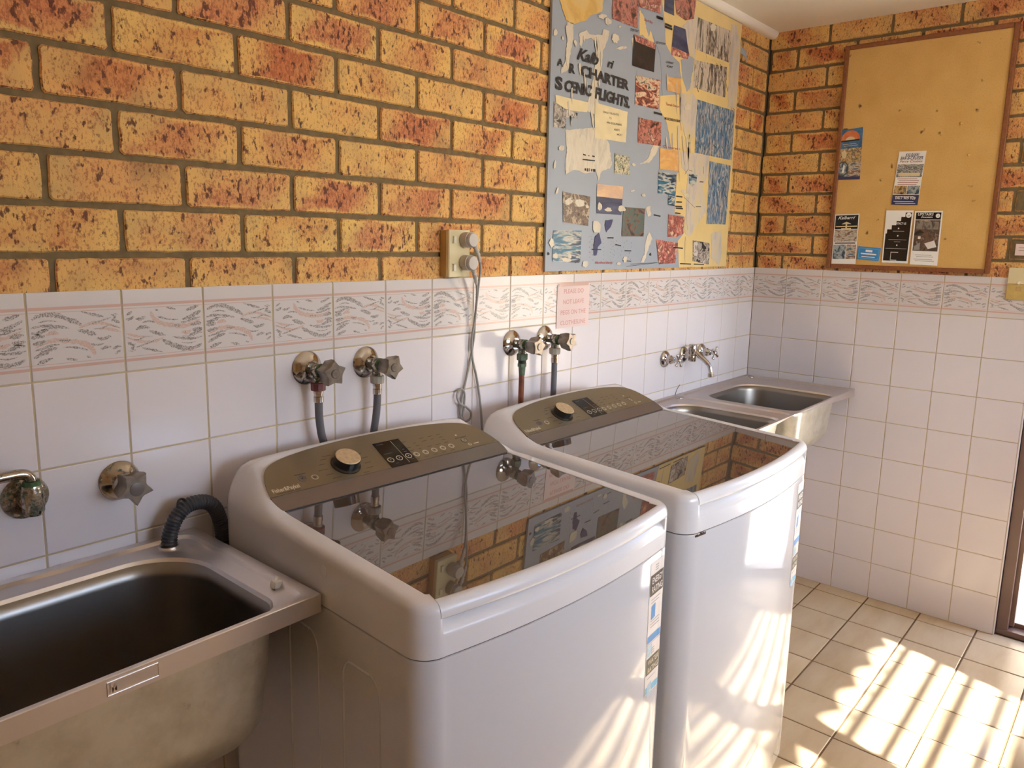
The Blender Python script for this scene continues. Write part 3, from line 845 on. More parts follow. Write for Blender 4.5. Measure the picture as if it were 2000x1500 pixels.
    mb.prism([con(x, v, .0005) for x, v in hs], Vector(con(0, 0, .0028)) - Vector(con(0, 0, 0)))
    mb.mat('seam'); mb.poly([con(-.299, .0398, .0034), con(.299, .0398, .0034), con(.299, .0412, .0034), con(-.299, .0412, .0034)]); mb.poly([(-.2945, GY - .0024, GZ + .0006), (.2945, GY - .0024, GZ + .0006), (.2945, GY + .0006, GZ + .0018), (-.2945, GY + .0006, GZ + .0018)])
    mb.build('hinge_strip', t, smooth=20)
    # display window
    mb = MB(); mb.mat('black_gloss'); mb.prism([con(x - .012, v, .0034) for x, v in ((-.008, .0405), (.0625, .0405), (.0665, .1235), (-.0035, .1235))], Vector(con(0, 0, .0014)) - Vector(con(0, 0, 0)))
    H = .0050; line(.0405, .0425, .0425, .121, .0009, 'ringm'); line(.001, .0835, .022, .0835, .0012, 'ringd'); line(.002, .116, .020, .116, .0014, 'ringd'); line(.008, .049, .016, .049, .0014, 'ringd'); line(.050, .050, .058, .050, .0014, 'ringd'); line(.051, .086, .057, .086, .002, 'ringd'); line(.050, .078, .058, .078, .002, 'ringd')
    mb.build('display', cp)
    def ring(x, v, r0, r1, h, key, name, cap=None):
        x -= .012
        m2 = MB(); m2.mat(key); rg = []
        for rad, hh in ((r1, 0), (r1, .0010), (r0, .0010), (r0, 0)):
            rg.append([con(x + rad * math.cos(2 * math.pi * k / 24), v + rad * math.sin(2 * math.pi * k / 24), h + hh) for k in range(24)])
        m2.loft(rg)
        m2.mat(cap or key); m2.poly([con(x + r0 * math.cos(2 * math.pi * k / 24), v + r0 * math.sin(2 * math.pi * k / 24), h + .0003) for k in range(24)])
        m2.mat('black_gloss' if cap != 'black_gloss' else 'ringm'); m2.poly([con(x + .0014 * math.cos(2 * math.pi * k / 8), v + .0014 * math.sin(2 * math.pi * k / 8), h + .0008) for k in range(8)])
        m2.build(name, cp)
    for x in (.0035, .0265, .0515): ring(x, .0625, .0062, .0078, .0046, 'ringm', 'button', 'black_gloss')
    for k in range(5): ring(.0745 + .0255 * k, .0625, .0055, .0075, .0033, 'ringm', 'button', 'led')
    ring(.2245, .0715, .0070, .0090, .0033, 'ringd', 'button', 'led'); ring(-.204, .0715, .0070, .0090, .0033, 'ringd', 'button', 'hinge'); ring(-.179, .0665, .0055, .0072, .0033, 'ringm', 'button', 'bronze')
    # dial
    mb = MB(); mb.mat('knob_side')
    def kr(rad, h): return [con(KX - .012 + rad * math.cos(2 * math.pi * k / 48), KV + rad * math.sin(2 * math.pi * k / 48), h) for k in range(48)]
    mb.loft([kr(.031, .0030), kr(.031, .006), kr(.027, .008), kr(.0265, .022), kr(.0262, .0250)]); mb.mat('knob_top'); mb.loft([kr(.0262, .0250), kr(.0250, .0262), kr(.020, .0266)], cap1=True)
    mb.build('dial', t, smooth=40)
    # energy and water stickers on the front
    def fpt(x, z, o=.0006):
        # follow the bowed front and its rounded corner
        rf = .045; xc = HW - rf; yc = front_y(HW - rf)
        if x <= xc: return (x, front_y(x) - o, z)
        a = (x - xc) / rf; return (xc + rf * math.sin(a) + o * math.sin(a), yc + rf * .92 * (1 - math.cos(a)) - o * math.cos(a), z)
    def patch(mb, x0, x1, zb0, zb1, zt0, zt1, key, o):
        mb.mat(key); n = 8; a = [mb.add(fpt(x0 + (x1 - x0) * k / n, zb0 + (zb1 - zb0) * k / n, o)) for k in range(n + 1)]
        b = [mb.add(fpt(x0 + (x1 - x0) * k / n, zt0 + (zt1 - zt0) * k / n, o)) for k in range(n + 1)]
        for k in range(n): mb.face((a[k], a[k + 1], b[k + 1], b[k]))
    def sticker(name, zt_, zb_, boxc, word, blue, hb):
        m = MB(); x0, x1 = .238, .300; h = zt_ - zb_
        patch(m, x0, x1, zb_, zb_, zt_, zt_, 'sticker', .0006)
        patch(m, x0 + .002, x1 - .002, hb[0], hb[0], hb[1], hb[1], boxc, .0010)
        m.mat('print_light' if boxc == 'st_brown' else 'sticker'); mid = (hb[0] + hb[1]) / 2; hh = (hb[1] - hb[0]) * .30
        a, b = fpt(x0 + .009, mid + .003, .0015), fpt(x1 - .007, mid + .003, .0015)
        m.text(word, a, b, (0, 0, 1), hh, bold=.012); a, b = fpt(x0 + .009, mid - .003 - hh, .0015), fpt(x1 - .007, mid - .003 - hh, .0015); m.text('RATING', a, b, (0, 0, 1), hh, bold=.012)
        z = hb[0] - .010
        while z > zb_ + .030:
            if not (hb[0] - .055 < z < hb[0] - .018): patch(m, x0 + .010, x0 + .010 + rr.uniform(.025, .042), z, z, z + .0012, z + .0012, 'ink_grey', .0010)
            z -= .0065
        patch(m, x0 + .002, x1 - .002, zb_ + .002, zb_ + .002, zb_ + .017, zb_ + .017, blue, .0010)
        patch(m, x0 + .012, x0 + .030, hb[0] - .052, hb[0] - .050, hb[0] - .024, hb[0] - .020, 'st_blue' if word == 'ENERGY' else 'st_lblue', .0010)
        for q in range(3): patch(m, x0 + .022, x0 + .036, hb[1] + .006 + q * .005, hb[1] + .006 + q * .005, hb[1] + .0075 + q * .005, hb[1] + .0075 + q * .005, 'ink_grey', .0010)
        return m
    sticker('e', .852, .680, 'st_black', 'ENERGY', 'st_blue', (.782, .826)).build('energy_rating_sticker', t, smooth=0)
    m = sticker('w', .678, .568, 'st_brown', 'WATER', 'st_cyan', (.612, .648)); patch(m, .242, .262, .652, .652, .676, .676, 'st_lblue', .0010); m.build('water_rating_sticker', t, smooth=0)
    m = MB(); m.mat('white_plastic'); m.lathe([(.0105, -.001), (.0105, .0008), (.008, .0014), (0, .0015)], (-HW, -.366, .931), (-1, 0, 0), 24); m.build('side_plug', t)
    m = MB(); m.mat('white_plastic'); m.lathe([(.0105, -.001), (.0105, .0008), (.008, .0014), (0, .0015)], (HW, -.366, .931), (1, 0, 0), 24); m.build('side_plug', t)
    return t

w1 = make_washer(); w1.location = (-2.267, -.076, 0); w1.rotation_euler = (0, 0, math.radians(-3.0))
w2 = copy_tree(w1); w2.location = (-1.5845, -.110, 0); w2.rotation_euler = (0, 0, math.radians(-1.0))
w1['label'] = 'white top-loading washing machine nearest the camera, pushed against the single tub'
w2['label'] = 'white top-loading washing machine farther away, beside the double tub'
w1['group'] = w2['group'] = 'washing machines along the tiled wall'
m = MB(); m.mat('rust'); rr = random.Random(5)
pts = [(-.270 + .002 * k, rr.uniform(-.001, .0010)) for k in range(13)]
for k in range(12):
    x = -.301 + .0030 * k
    yb = front_y(max(abs(x), 0)) if abs(x) < HW - .045 else front_y(HW - .045) + .0414 * (1 - math.cos((abs(x) - HW + .045) / .045))
    m.box((x, yb - .0008, .8600), (x + .0031, yb + .004, .8632 + rr.uniform(0, .003)))
m.build('rust_spot', w2)

# ------------------------------------------------------------------ taps
def star(mb, o, ax, r0, r1, h0, h1, lobes, n=80, ph=0.0, key='chrome_old', chamf=.003):
    ax = Vector(ax).normalized(); a = Vector((0, 0, 1)); u = a.cross(ax).normalized(); w = ax.cross(u)
    def ring(h, k):
        out = []
        for i in range(n):
            an = 2 * math.pi * i / n; c = 1 - abs(math.sin(lobes * an / 2)) ** .85; rad = r0 + (r1 - r0) * c
            rad *= k; out.append(Vector(o) + ax * h + (u * math.cos(an + ph) + w * math.sin(an + ph)) * rad)
        return out
    mb.mat(key); mb.loft([ring(h0, .62), ring(h0 + .004, .80), ring(h1 - .012, 1.0), ring(h1 - chamf, 1.0), ring(h1, .93)], True, True)

def valve_tap(name, label, x, z, nut, ph, group, old='chrome_old', sc=1.0):
    t = thing(name, label, 'tap', (x, 0, z), 0, group)
    m = MB(); m.mat('chrome'); m.lathe([(.037, 0), (.0375, .002), (.0345, .006), (.026, .010), (.019, .014), (.016, .018), (.0, .018)], (0, 0, 0), (0, -1, 0), 40); m.build('flange', t, smooth=40)
    m = MB(); m.mat(old); m.lathe([(.012, .010), (.0125, .030), (.0155, .034), (.0155, .052), (.0135, .056), (.012, .074)], (0, 0, 0), (0, -1, 0), 24)
    m.tube([(0, -.042, 0), (0, -.042, -.012), (0, -.042, -.028)], [.012, .0115, .0115], 20)
    m.mat('verdigris'); m.lathe([(.0150, .0525), (.0156, .055), (.0140, .060)], (0, 0, 0), (0, -1, 0), 24)
    m.build('valve_body', t, smooth=40)
    m = MB(); star(m, (0, 0, 0), (0, -1, 0),   .0195 * sc, .0285 * sc, .064, .104, 5, ph=ph, key='handle_worn')
    m.mat('ringd'); m.lathe([(.0105, .1035), (.0105, .1050), (.0, .1052)], (0, 0, 0), (0, -1, 0), 24); m.mat('handle_worn'); m.lathe([(.0088, .1050), (.0085, .1060), (.0, .1062)], (0, 0, 0), (0, -1, 0), 24)
    m.build('star_handle', t, smooth=35)
    m = MB(); m.mat(nut[0])
    m.tube([(0, -.042, -.026), (0, -.042, -.0275), (0, -.042, -.043), (0, -.042, -.0445)], [.0155, .0170, .0165, .0145], nut[1]); m.build('hose_nut', t, smooth=25)
    return t
VG = 'stop valves behind the washing machines'
valve_tap('stop_valve', 'corroded wall valve with dark red hose nut, leftmost above the nearer washer', -2.350, 1.183, ('red_nut', 10), .35, VG, sc=1.05)
valve_tap('stop_valve', 'corroded wall valve with pale grey nut, second above the nearer washer', -2.187, 1.178, ('grey_nut', 10), 1.05, VG)
valve_tap('stop_valve', 'green-crusted wall valve feeding the rusty copper pipe', -1.660, 1.176, ('brass_green', 6), .1, VG)
valve_tap('stop_valve', 'corroded wall valve just below the pink notice', -1.508, 1.178, ('grey_nut', 10), .8, VG)
def hose(name, label, pts, r, key, extra=None, group='inlet hoses of the washing machines'):
    t = thing(name, label, 'hose', pts[0], 0, group); o = Vector(pts[0])
    m = MB(); m.mat(key); m.tube([p - o for p in catmull(pts, 8)], r, 16); m.build('tube', t, smooth=60)
    if extra == 'ferrule':
        m = MB(); m.mat('chrome'); m.tube([Vector((0, 0, 0)), (0, 0, -.006), (0, 0, -.007), (0, 0, -.013), (0, 0, -.014), (0, 0, -.026)], [r * 1.22, r * 1.22, r * 1.08, r * 1.08, r * 1.22, r * 1.2], 20); m.build('ferrule', t)
    if extra == 'fitting':
        m = MB(); m.mat('black'); m.tube([(0, 0, 0), (0, 0, -.010)], .0115, 16); m.mat('brass_green'); m.tube([(0, 0, -.010), (0, 0, -.019)], .0135, 6); m.mat('brass_green'); m.tube([(0, 0, -.019), (0, 0, -.024), (0, 0, -.044)], [.0105, .0100, .0085], 16); m.build('corroded_fitting', t)
    return t
hose('inlet_hose', 'grey rubber hose under the red-nutted valve, curving behind the washer', [(-2.350, -.042, 1.139), (-2.350, -.042, 1.115), (-2.349, -.042, 1.075), (-2.342, -.040, 1.035), (-2.328, -.037, .995), (-2.312, -.034, .93), (-2.30, -.030, .80)], .0088, 'hose_grey', 'ferrule')
hose('inlet_hose', 'grey rubber hose under the second valve, dropping behind the nearer washer', [(-2.187, -.042, 1.134), (-2.187, -.042, 1.10), (-2.189, -.040, 1.06), (-2.194, -.037, 1.02), (-2.200, -.034, .97), (-2.205, -.030, .85)], .0088, 'hose_grey', 'ferrule')
hose('water_pipe', 'straight rusty copper pipe with green crusted fitting behind the farther washer', [(-1.660, -.042, 1.132), (-1.660, -.041, 1.06), (-1.660, -.040, .98), (-1.660, -.040, .85)], .0080, 'copper', 'fitting', None)
hose('inlet_hose', 'straight grey hose at the right of the copper pipe', [(-1.508, -.042, 1.134), (-1.508, -.042, 1.06), (-1.508, -.041, .99), (-1.508, -.040, .85)], .0088, 'hose_grey', 'ferrule')

# tap over the near tub
t = thing('wall_tap', 'chrome wall tap with star handle above the near tub', 'tap', (-2.757, 0, 1.021))
m = MB(); m.mat('chrome_worn'); m.lathe([(.036, 0), (.0365, .002), (.034, .006), (.028, .010), (.021, .0145), (.017, .018), (.015, .028), (.014, .045)], (0, 0, 0), (0, -1, 0), 44); m.build('flange', t, smooth=40)
m = MB(); star(m, (0, 0, 0), (0, -1, 0), .0195, .0315, .026, .074, 5, ph=2.2, key='handle_worn'); m.mat('ringd'); m.lathe([(.0125, .0738), (.0125, .0750), (.011, .0756), (0, .0757)], (0, 0, 0), (0, -1, 0), 28); m.build('star_handle', t, smooth=35)
t = thing('wall_spout', 'brown-stained swivel spout on a round wall plate at the left photo edge', 'spout', (-2.910, 0, 1.027))
m = MB(); m.mat('chrome_old'); m.lathe([(.036, 0), (.0365, .002), (.034, .006), (.028, .010), (.022, .012)], (0, 0, 0), (0, -1, 0), 44); m.build('flange', t, smooth=40)
m = MB(); m.mat('chrome_old'); m.lathe([(.016, .008), (.0165, .030), (.013, .034)], (0, 0, 0), (0, -1, 0), 28); m.tube([(0, -.040, -.020), (0, -.040, -.014), (0, -.040, .020), (0, -.040, .030)], [.014, .0165, .0165, .014], 28)
m.mat('verdigris'); m.tube([(0, -.040, .027), (0, -.040, .037)], [.014, .0125], 20); m.build('spout_body', t, smooth=40)
m = MB(); m.mat('chrome_worn'); m.tube(catmull([(0, -.040, .030), (-.001, -.040, .042), (-.010, -.040, .0505), (-.03, -.040, .052), (-.07, -.042, .051), (-.13, -.046, .048), (-.17, -.05, .040), (-.180, -.052, .020)], 8), .0088, 18); m.build('swivel_pipe', t, smooth=60)

# mixer over the double tub
t = thing('sink_mixer', 'chrome wall mixer with two cross handles and curved spout above the double tub', 'tap', (-.622, 0, 1.036))
for i, xx in enumerate((-.148, .147)):
    m = MB(); m.mat('chrome'); m.lathe([(.032, 0), (.0325, .002), (.030, .008), (.024, .013), (.0165, .016), (.0165, .030), (.0130, .034), (.0115, .044), (.0065, .047), (.006, .058)], (xx, 0, 0), (0, -1, 0), 36); m.build('tap_body', t, smooth=40)
    m = MB(); m.mat('chrome'); m.lathe([(.0085, .054), (.0095, .058), (.0095, .068), (.006, .071), (0, .0715)], (xx, 0, 0), (0, -1, 0), 24)
    for k in range(4):
        a = math.radians(45 + 90 * k + (10 if i else -8)); dx, dz = math.cos(a), math.sin(a)
        m.tube([(xx + dx * s, -.0635, dz * s) for s in (.006, .012, .020, .026, .029)], [.0042, .0036, .0048, .0062, .0040], 14)
    m.build('cross_handle', t, smooth=50)
m = MB(); m.mat('chrome'); m.lathe([(.031, 0), (.0315, .002), (.029, .007), (.022, .011), (.014, .014), (.012, .022), (.0125, .040)], (0, 0, .002), (0, -1, 0), 36); m.build('flange', t, smooth=40)
m = MB(); m.mat('chrome_worn'); m.tube([(0, -.040, -.020), (0, -.040, -.016), (0, -.040, .000), (0, -.040, .004)], [.013, .0145, .0145, .013], 24); m.tube([(0, -.040, .004), (0, -.040, .012), (0, -.040, .042), (0, -.040, .046)], [.0115, .0155, .0155, .013], 24); m.build('spout_body', t, smooth=40)
m = MB(); m.mat('chrome'); m.tube(catmull([(0, -.040, .030), (.004, -.052, .018), (.008, -.068, .002), (.012, -.086, -.012), (.016, -.104, -.030), (.017, -.112, -.052), (.017, -.113, -.066)], 8), [.0095] * 30 + [.0085] * 19, 18)
m.mat('chrome_worn'); m.tube([(.017, -.113, -.062), (.017, -.113, -.074)], .0105, 18); m.build('spout', t, smooth=60)
# drain hose of the near washer, hooked into the tub
P = catmull([(-2.694, -.048, .8885), (-2.694, -.048, .897), (-2.690, -.048, .915), (-2.678, -.048, .940), (-2.655, -.047, .957), (-2.628, -.046, .958), (-2.604, -.042, .945), (-2.588, -.038, .915), (-2.580, -.036, .86), (-2.575, -.036, .70)], 14)
L_ = [0]
for a, b in zip(P, P[1:]): L_.append(L_[-1] + (b - a).length)
Q = []; s = 0; i = 0
while s < L_[-1] - .001:
    while L_[i + 1] < s: i += 1
    k = (s - L_[i]) / (L_[i + 1] - L_[i]); Q.append(P[i].lerp(P[i + 1], k)); s += .0013
t = thing('drain_hose', 'black corrugated drain hose looping from behind the washer into the near tub', 'hose', (-2.694, -.048, .87))
m = MB(); m.mat('drain_hose'); m.tube([p - Vector((-2.694, -.048, .87)) for p in Q], [.0128 + .0020 * (0.5 + 0.5 * math.cos(2 * math.pi * k / 4.6)) for k in range(len(Q))], 20); m.build('corrugated_tube', t, smooth=0)
m = MB(); m.mat('black'); m.tube(catmull([(.020, -.010, .060), (.018, -.003, .085), (.024, .004, .100), (.032, .002, .102), (.036, -.006, .095), (.036, -.010, .080)], 6), .0022, 10); m.build('hook_clip', t, smooth=60)

m = MB(); m.mat('black'); m.tube(catmull([(0, 0, 0), (.004, 0, .014), (.016, 0, .030), (.034, 0, .042)], 5), .0012, 8)
tag(m.build('bent_wire', loc=(-.690, -.012, .881)), 'thin bent wire standing on the back rim of the double tub', 'wire')

# ------------------------------------------------------------------ power point, plugs and cords
t = thing('power_outlet', 'cream double power outlet on the brick wall with two grey plugs', 'power outlet', (-1.905, .006, 1.431))
m = MB(); m.mat('cream_side'); m.box((-.036, -.022, -.0585), (.036, 0, .0585)); m.build('mounting_block', t, bevel=.0025)
m = MB(); m.mat('cream_plastic'); m.box((-.038, -.036, -.060), (.038, -.0222, .060)); m.build('face_plate', t, bevel=.003)
for z in (.035, -.035):
    m = MB(); m.mat('cream_plastic'); m.box((-.027, -.0375, z - .010), (-.015, -.036, z + .010)); m.mat('switch_white'); m.box((-.0255, -.0410, z - .0085), (-.0165, -.037, z + .0085)); m.build('rocker_switch', t, bevel=.001)
def plug(z, label, path, extra=None):
    o = Vector((-1.8885, -.0365 + .006, z)); t = thing('power_plug', label, 'plug', o, 0, 'plugs in the brick wall outlet')
    m = MB(); m.mat('plug'); m.lathe([(.0185, 0), (.0195, .003), (.0195, .020), (.0205, .0205), (.0205, .0225), (.0190, .0235), (.0185, .030), (.0165, .0335), (0, .0345)], (0, 0, 0), (0, -1, 0), 36); m.build('plug_body', t, smooth=35)
    m = MB(); m.mat('cord'); q = catmull([Vector(p) - o for p in path], 10)
    m.tube(q, .0032, 10); m.build('cord', t, smooth=60)
    m = MB(); m.mat('plug'); n = 26; seg = q[:24]; d = []
    for k in range(24): d.append(.0062 - .0022 * k / 23 + (.0011 if k % 5 < 2 else 0))
    m.tube(seg, d, 12); m.build('strain_relief', t, smooth=30)
    return t
plug(1.466, 'grey plug in the upper socket, its cord hanging straight behind the washers',
     [(-1.876, -.055, 1.452), (-1.868, -.054, 1.440), (-1.850, -.047, 1.418), (-1.836, -.038, 1.392), (-1.828, -.026, 1.355), (-1.824, -.016, 1.31), (-1.828, -.012, 1.25), (-1.836, -.010, 1.20), (-1.832, -.010, 1.15), (-1.816, -.010, 1.10), (-1.804, -.010, 1.05), (-1.797, -.012, 1.0), (-1.794, -.014, .95), (-1.79, -.02, .86)])
plug(1.408, 'grey plug in the lower socket, its cord tied in a loop near the washer',
     [(-1.880, -.055, 1.392), (-1.874, -.053, 1.380), (-1.860, -.046, 1.360), (-1.845, -.036, 1.335), (-1.834, -.024, 1.300), (-1.828, -.014, 1.26), (-1.826, -.008, 1.20), (-1.840, -.007, 1.14), (-1.856, -.007, 1.085), (-1.868, -.008, 1.045), (-1.876, -.009, 1.005), (-1.862, -.011, .982), (-1.843, -.014, .986), (-1.842, -.016, 1.004), (-1.862, -.018, 1.022), (-1.886, -.017, 1.036), (-1.894, -.014, 1.058), (-1.878, -.011, 1.073), (-1.862, -.010, 1.060), (-1.862, -.010, 1.03), (-1.868, -.011, .99), (-1.866, -.016, .95), (-1.86, -.02, .86)])
# cord end stub of the knot

# ------------------------------------------------------------------ notice, cork board, leaflets, switch
t = thing('clothesline_notice', 'faded pink and white notice about pegs taped on the border tiles', 'sign', (-1.366, -.0008, 1.268))
m = MB(); m.mat('paper_pink'); m.box((-.085, -.0012, -.0665), (.085, -.0004, .0665))
for k, (s, a, b) in enumerate((('PLEASE DO', -.052, .052), ('NOT LEAVE', -.055, .055), ('PEGS ON THE', -.066, .066), ('CLOTHESLINE', -.066, .066))):
    m.mat('pink_ink'); z = .040 - k * .0325; m.text(s, (a, -.0016, z), (b, -.0016, z), (0, 0, 1), .0135, bold=.012)
m.build('notice_sheet', t, smooth=0)
m = MB(); m.mat('pinkline'); m.box((-.078, -.0018, .062), (.078, -.0013, .070)); m.build('tape_strip', t, smooth=0)

t = thing('cork_board', 'large wood-framed cork notice board on the end wall', 'notice board', (0.004, -.605, 1.3785))
BH = .876; BW = .293
m = MB(); m.mat('cork'); m.box((-.013, -BW + .012, .012), (-.002, BW - .012, BH - .012)); m.build('cork_panel', t)
def frame_side(P):  # vertical cross-section swept
    m = MB(); m.mat('wood'); lo, hi = P; m.box(lo, hi); o = m.build('frame_rail', t, bevel=.0035)
frame_side(((-.020, -BW, 0), (0, -BW + .017, BH))); frame_side(((-.020, BW - .017, 0), (0, BW, BH)))
frame_side(((-.0195, -BW + .0172, 0), (0, BW - .0172, .017))); frame_side(((-.0195, -BW + .0172, BH - .017), (0, BW - .0172, BH)))
for (y, z) in ((-.200, .690), (-.145, .545), (-.182, .430), (.110, .350)):
    m = MB(); m.mat('p_mustard'); m.lathe([(.004, 0), (.0055, .003), (.003, .006), (0, .007)], (-.013, y, z), (-1, .1, .2), 12); m.build('putty_blob', t)
def leaflet(name, label, cat, corners, paint, group='leaflets pinned on the cork board', tilt=0):
    # corners (y, z): top-left, top-right, bottom-right, bottom-left, as seen facing the wall
    TL, TR, BR, BL = [Vector((0, y, z)) for y, z in corners]; X = -.0115; O = Vector((X, BL.y, BL.z))
    m = MB(); m.mat('paper')
    def P(u, v, h=0.0):
        a = BL.lerp(BR, u); b = TL.lerp(TR, u); p = a.lerp(b, v); return (-h - .0004 + 0.0, p.y - O.y, p.z - O.z)
    m.prism([P(0, 0), P(1, 0), P(1, 1), P(0, 1)], (-.0008, 0, 0))
    def rect(u0, v0, u1, v1, key, h=.0010): m.mat(key); m.poly([P(u0, v0, h), P(u1, v0, h), P(u1, v1, h), P(u0, v1, h)])
    def poly(pp, key, h=.0011): m.mat(key); m.poly([P(u, v, h) for u, v in pp])
    def txt(s, u0, u1, v, hh, key, shear=0, h=.0013):
        m.mat(key); m.text(s, P(u0, v, h), P(u1, v, h), Vector(P(0, 1)) - Vector(P(0, 0)), hh, bold=.012, shear=shear)
    paint(rect, poly, txt)
    o = m.build(name, smooth=0, loc=tuple(O)); return tag(o, label, cat, group)
def lines(rect, u0, u1, v, n, dv, key, h=.0013, w=.008, seed=1):
    r = random.Random(seed)
    for k in range(n):
        a = r.uniform(0, .12) * (u1 - u0); b = r.uniform(0, .15) * (u1 - u0); rect(u0 + a, v - k * dv, u1 - b, v - k * dv + w, key, h)
pic = {}
def PIC(key, cols, **k):
    if key not in M: M[key] = picture('print_' + key, cols, **k)
    return key
rock = PIC('pr_rock', [(50, 40, 34), (150, 116, 70), (214, 180, 126), (96, 84, 70), (226, 206, 170)], scale=34, seed=1)
sea = PIC('pr_sea', [(40, 52, 66), (84, 104, 120), (180, 186, 186), (60, 72, 84)], scale=40, seed=2)
boat = PIC('pr_boat', [(86, 92, 120), (190, 186, 176), (60, 60, 66), (214, 208, 198), (120, 116, 108)], scale=45, seed=3, stretch=(1, 1, 2))
table = PIC('pr_table', [(40, 34, 32), (120, 92, 72), (70, 58, 52), (176, 152, 132)], scale=26, seed=4)
coast = PIC('pr_coast', [(60, 110, 140), (170, 150, 120), (206, 196, 184), (150, 112, 84), (90, 84, 86)], scale=38, seed=5, stretch=(1, 1, 2))
def p1(rect, poly, txt):
    rect(0, 0, 1, 1, 'navy', .0009); rect(0, .62, 1, 1, PIC('pr_bluesky', [(50, 92, 140), (84, 130, 170), (60, 100, 146)], scale=20), .0010)
    poly([(.5 + .40 * math.cos(a), .78 + .19 * math.sin(a)) for a in [math.pi * k / 14 for k in range(15)]], PIC('pr_orange', [(216, 104, 56), (226, 140, 92)], scale=30))
    poly([(.5 + .20 * math.cos(a), .78 + .07 * math.sin(a)) for a in [math.pi * k / 10 for k in range(11)]], 'p_cream', .0013)
    rect(.12, .755, .88, .785, 'ink', .0014); lines(rect, .2, .85, .70, 2, .035, 'p_cream')
    rect(0, .34, 1, .62, rock, .0011); rect(0, .06, .5, .34, sea, .0011); rect(.5, .06, 1, .34, coast, .0011)
    poly([(.18, .55), (.30, .60), (.40, .52), (.36, .42), (.22, .44)], 'p_cream', .0014); poly([(.27 + .25 * math.cos(a), .22 + .15 * math.sin(a)) for a in [2 * math.pi * k / 20 for k in range(20)]], 'st_brown', .0014); poly([(.27 + .21 * math.cos(a), .22 + .12 * math.sin(a)) for a in [2 * math.pi * k / 20 for k in range(20)]], sea, .0015); poly([(.25, .14), (.34, .14), (.36, .28), (.30, .30)], 'paper', .0016)
leaflet('leaflet', 'blue leaflet with orange sunset arch and rock pictures at the board left edge', 'leaflet', ((-.316, 1.929), (-.408, 1.937), (-.414, 1.735), (-.318, 1.735)), p1)
def p2(rect, poly, txt):
    txt('KALBARRI', .26, .76, .905, .012, 'navy', .3); txt('BAR-B-CRUISER', .08, .92, .845, .012, 'navy', .3); txt('Ferry Cruises', .08, .92, .795, .008, 'ink_red', .2)
    rect(.02, .52, .98, .76, boat, .0011); rect(.1, .54, .9, .60, 'p_cream', .0012)
    lines(rect, .06, .94, .485, 4, .035, 'ink_red'); rect(.02, .20, .50, .36, rock, .0011); rect(.52, .20, .98, .36, sea, .0011); rect(0, 0, 1, .19, 'navy', .0011)
    txt('0417 909 928', .12, .88, .105, .010, 'paper'); lines(rect, .06, .94, .06, 2, .035, 'paper'); lines(rect, .08, .92, .155, 1, .03, 'paper')
leaflet('leaflet', 'white and navy boat cruise leaflet, alone in the middle of the board', 'leaflet', ((-.550, 1.834), (-.645, 1.832), (-.634, 1.630), (-.540, 1.633)), p2)
def p3(rect, poly, txt):
    rect(.03, .70, .97, .98, 'black_gloss', .0010); poly([(.3, .80), (.7, .80), (.6, .83), (.5, .845), (.4, .83)], 'p_cream'); rect(.47, .72, .53, .80, 'p_cream', .0012)
    txt('Kalbarri', .14, .84, .90, .012, 'paper', .4); rect(.06, .745, .94, .765, 'p_cream', .0013); rect(.3, .705, .7, .722, 'p_cream', .0013); rect(.03, .45, .97, .69, coast, .0011); rect(.03, .40, .97, .44, 'sticker', .0011); rect(.08, .41, .92, .43, 'ink', .0013); rect(.03, .10, .55, .39, sea, .0011); rect(.57, .10, .97, .39, coast, .0012)
leaflet('leaflet', 'accommodation leaflet with black heading and coast pictures in the bottom left board corner', 'leaflet', ((-.331, 1.596), (-.425, 1.599), (-.428, 1.398), (-.333, 1.396)), p3)
def p4(rect, poly, txt):
    rect(0, 0, 1, 1, 'st_blue', .0010)
    for a in ((.05, .10, .95, .14), (.05, .86, .95, .90), (.05, .10, .07, .90), (.93, .10, .95, .90)): rect(*a, 'st_cyan', .0012)
    rect(.35, .62, .65, .78, 'paper', .0012); rect(.15, .42, .85, .52, 'paper', .0012); rect(.2, .22, .8, .28, 'paper', .0012)
leaflet('business_card', 'small blue business card between the bottom leaflets', 'card', ((-.433, 1.470), (-.519, 1.464), (-.515, 1.412), (-.431, 1.418)), p4, None)
def p5(rect, poly, txt):
    poly([(.05, .04), (.95, .04), (.95, .96), (.72, .96), (.72, .88), (.58, .88), (.58, .80), (.42, .80), (.42, .72), (.26, .72), (.26, .64), (.10, .64), (.10, .56), (.05, .56)], 'black_gloss')
    poly([(.84 + .10 * math.cos(a), .91 + .048 * math.sin(a)) for a in [2 * math.pi * k / 20 for k in range(20)]], 'paper', .0013); poly([(.78, .92), (.84, .90), (.90, .935), (.85, .885)], 'ink', .0015)
    txt('CONTACT US', .28, .78, .735, .008, 'paper')
    for v in (.66, .52, .34): poly([(.52 + .025 * math.cos(a), v + .014 * math.sin(a)) for a in [2 * math.pi * k / 10 for k in range(10)]], 'paper', .0014)
    for v, a, b in ((.60, .32, .74), (.44, .18, .86), (.40, .40, .64), (.27, .10, .90)): rect(a, v, b, v + .010, 'ink_grey', .0013)
    rect(.32, .05, .335, .21, 'paper', .0013); rect(.32, .20, .60, .208, 'paper', .0013); rect(.32, .05, .56, .058, 'paper', .0013)
leaflet('leaflet', 'white leaflet with black stepped shape and contact heading, second from right in the bottom row', 'leaflet', ((-.525, 1.611), (-.623, 1.610), (-.621, 1.407), (-.526, 1.408)), p5)
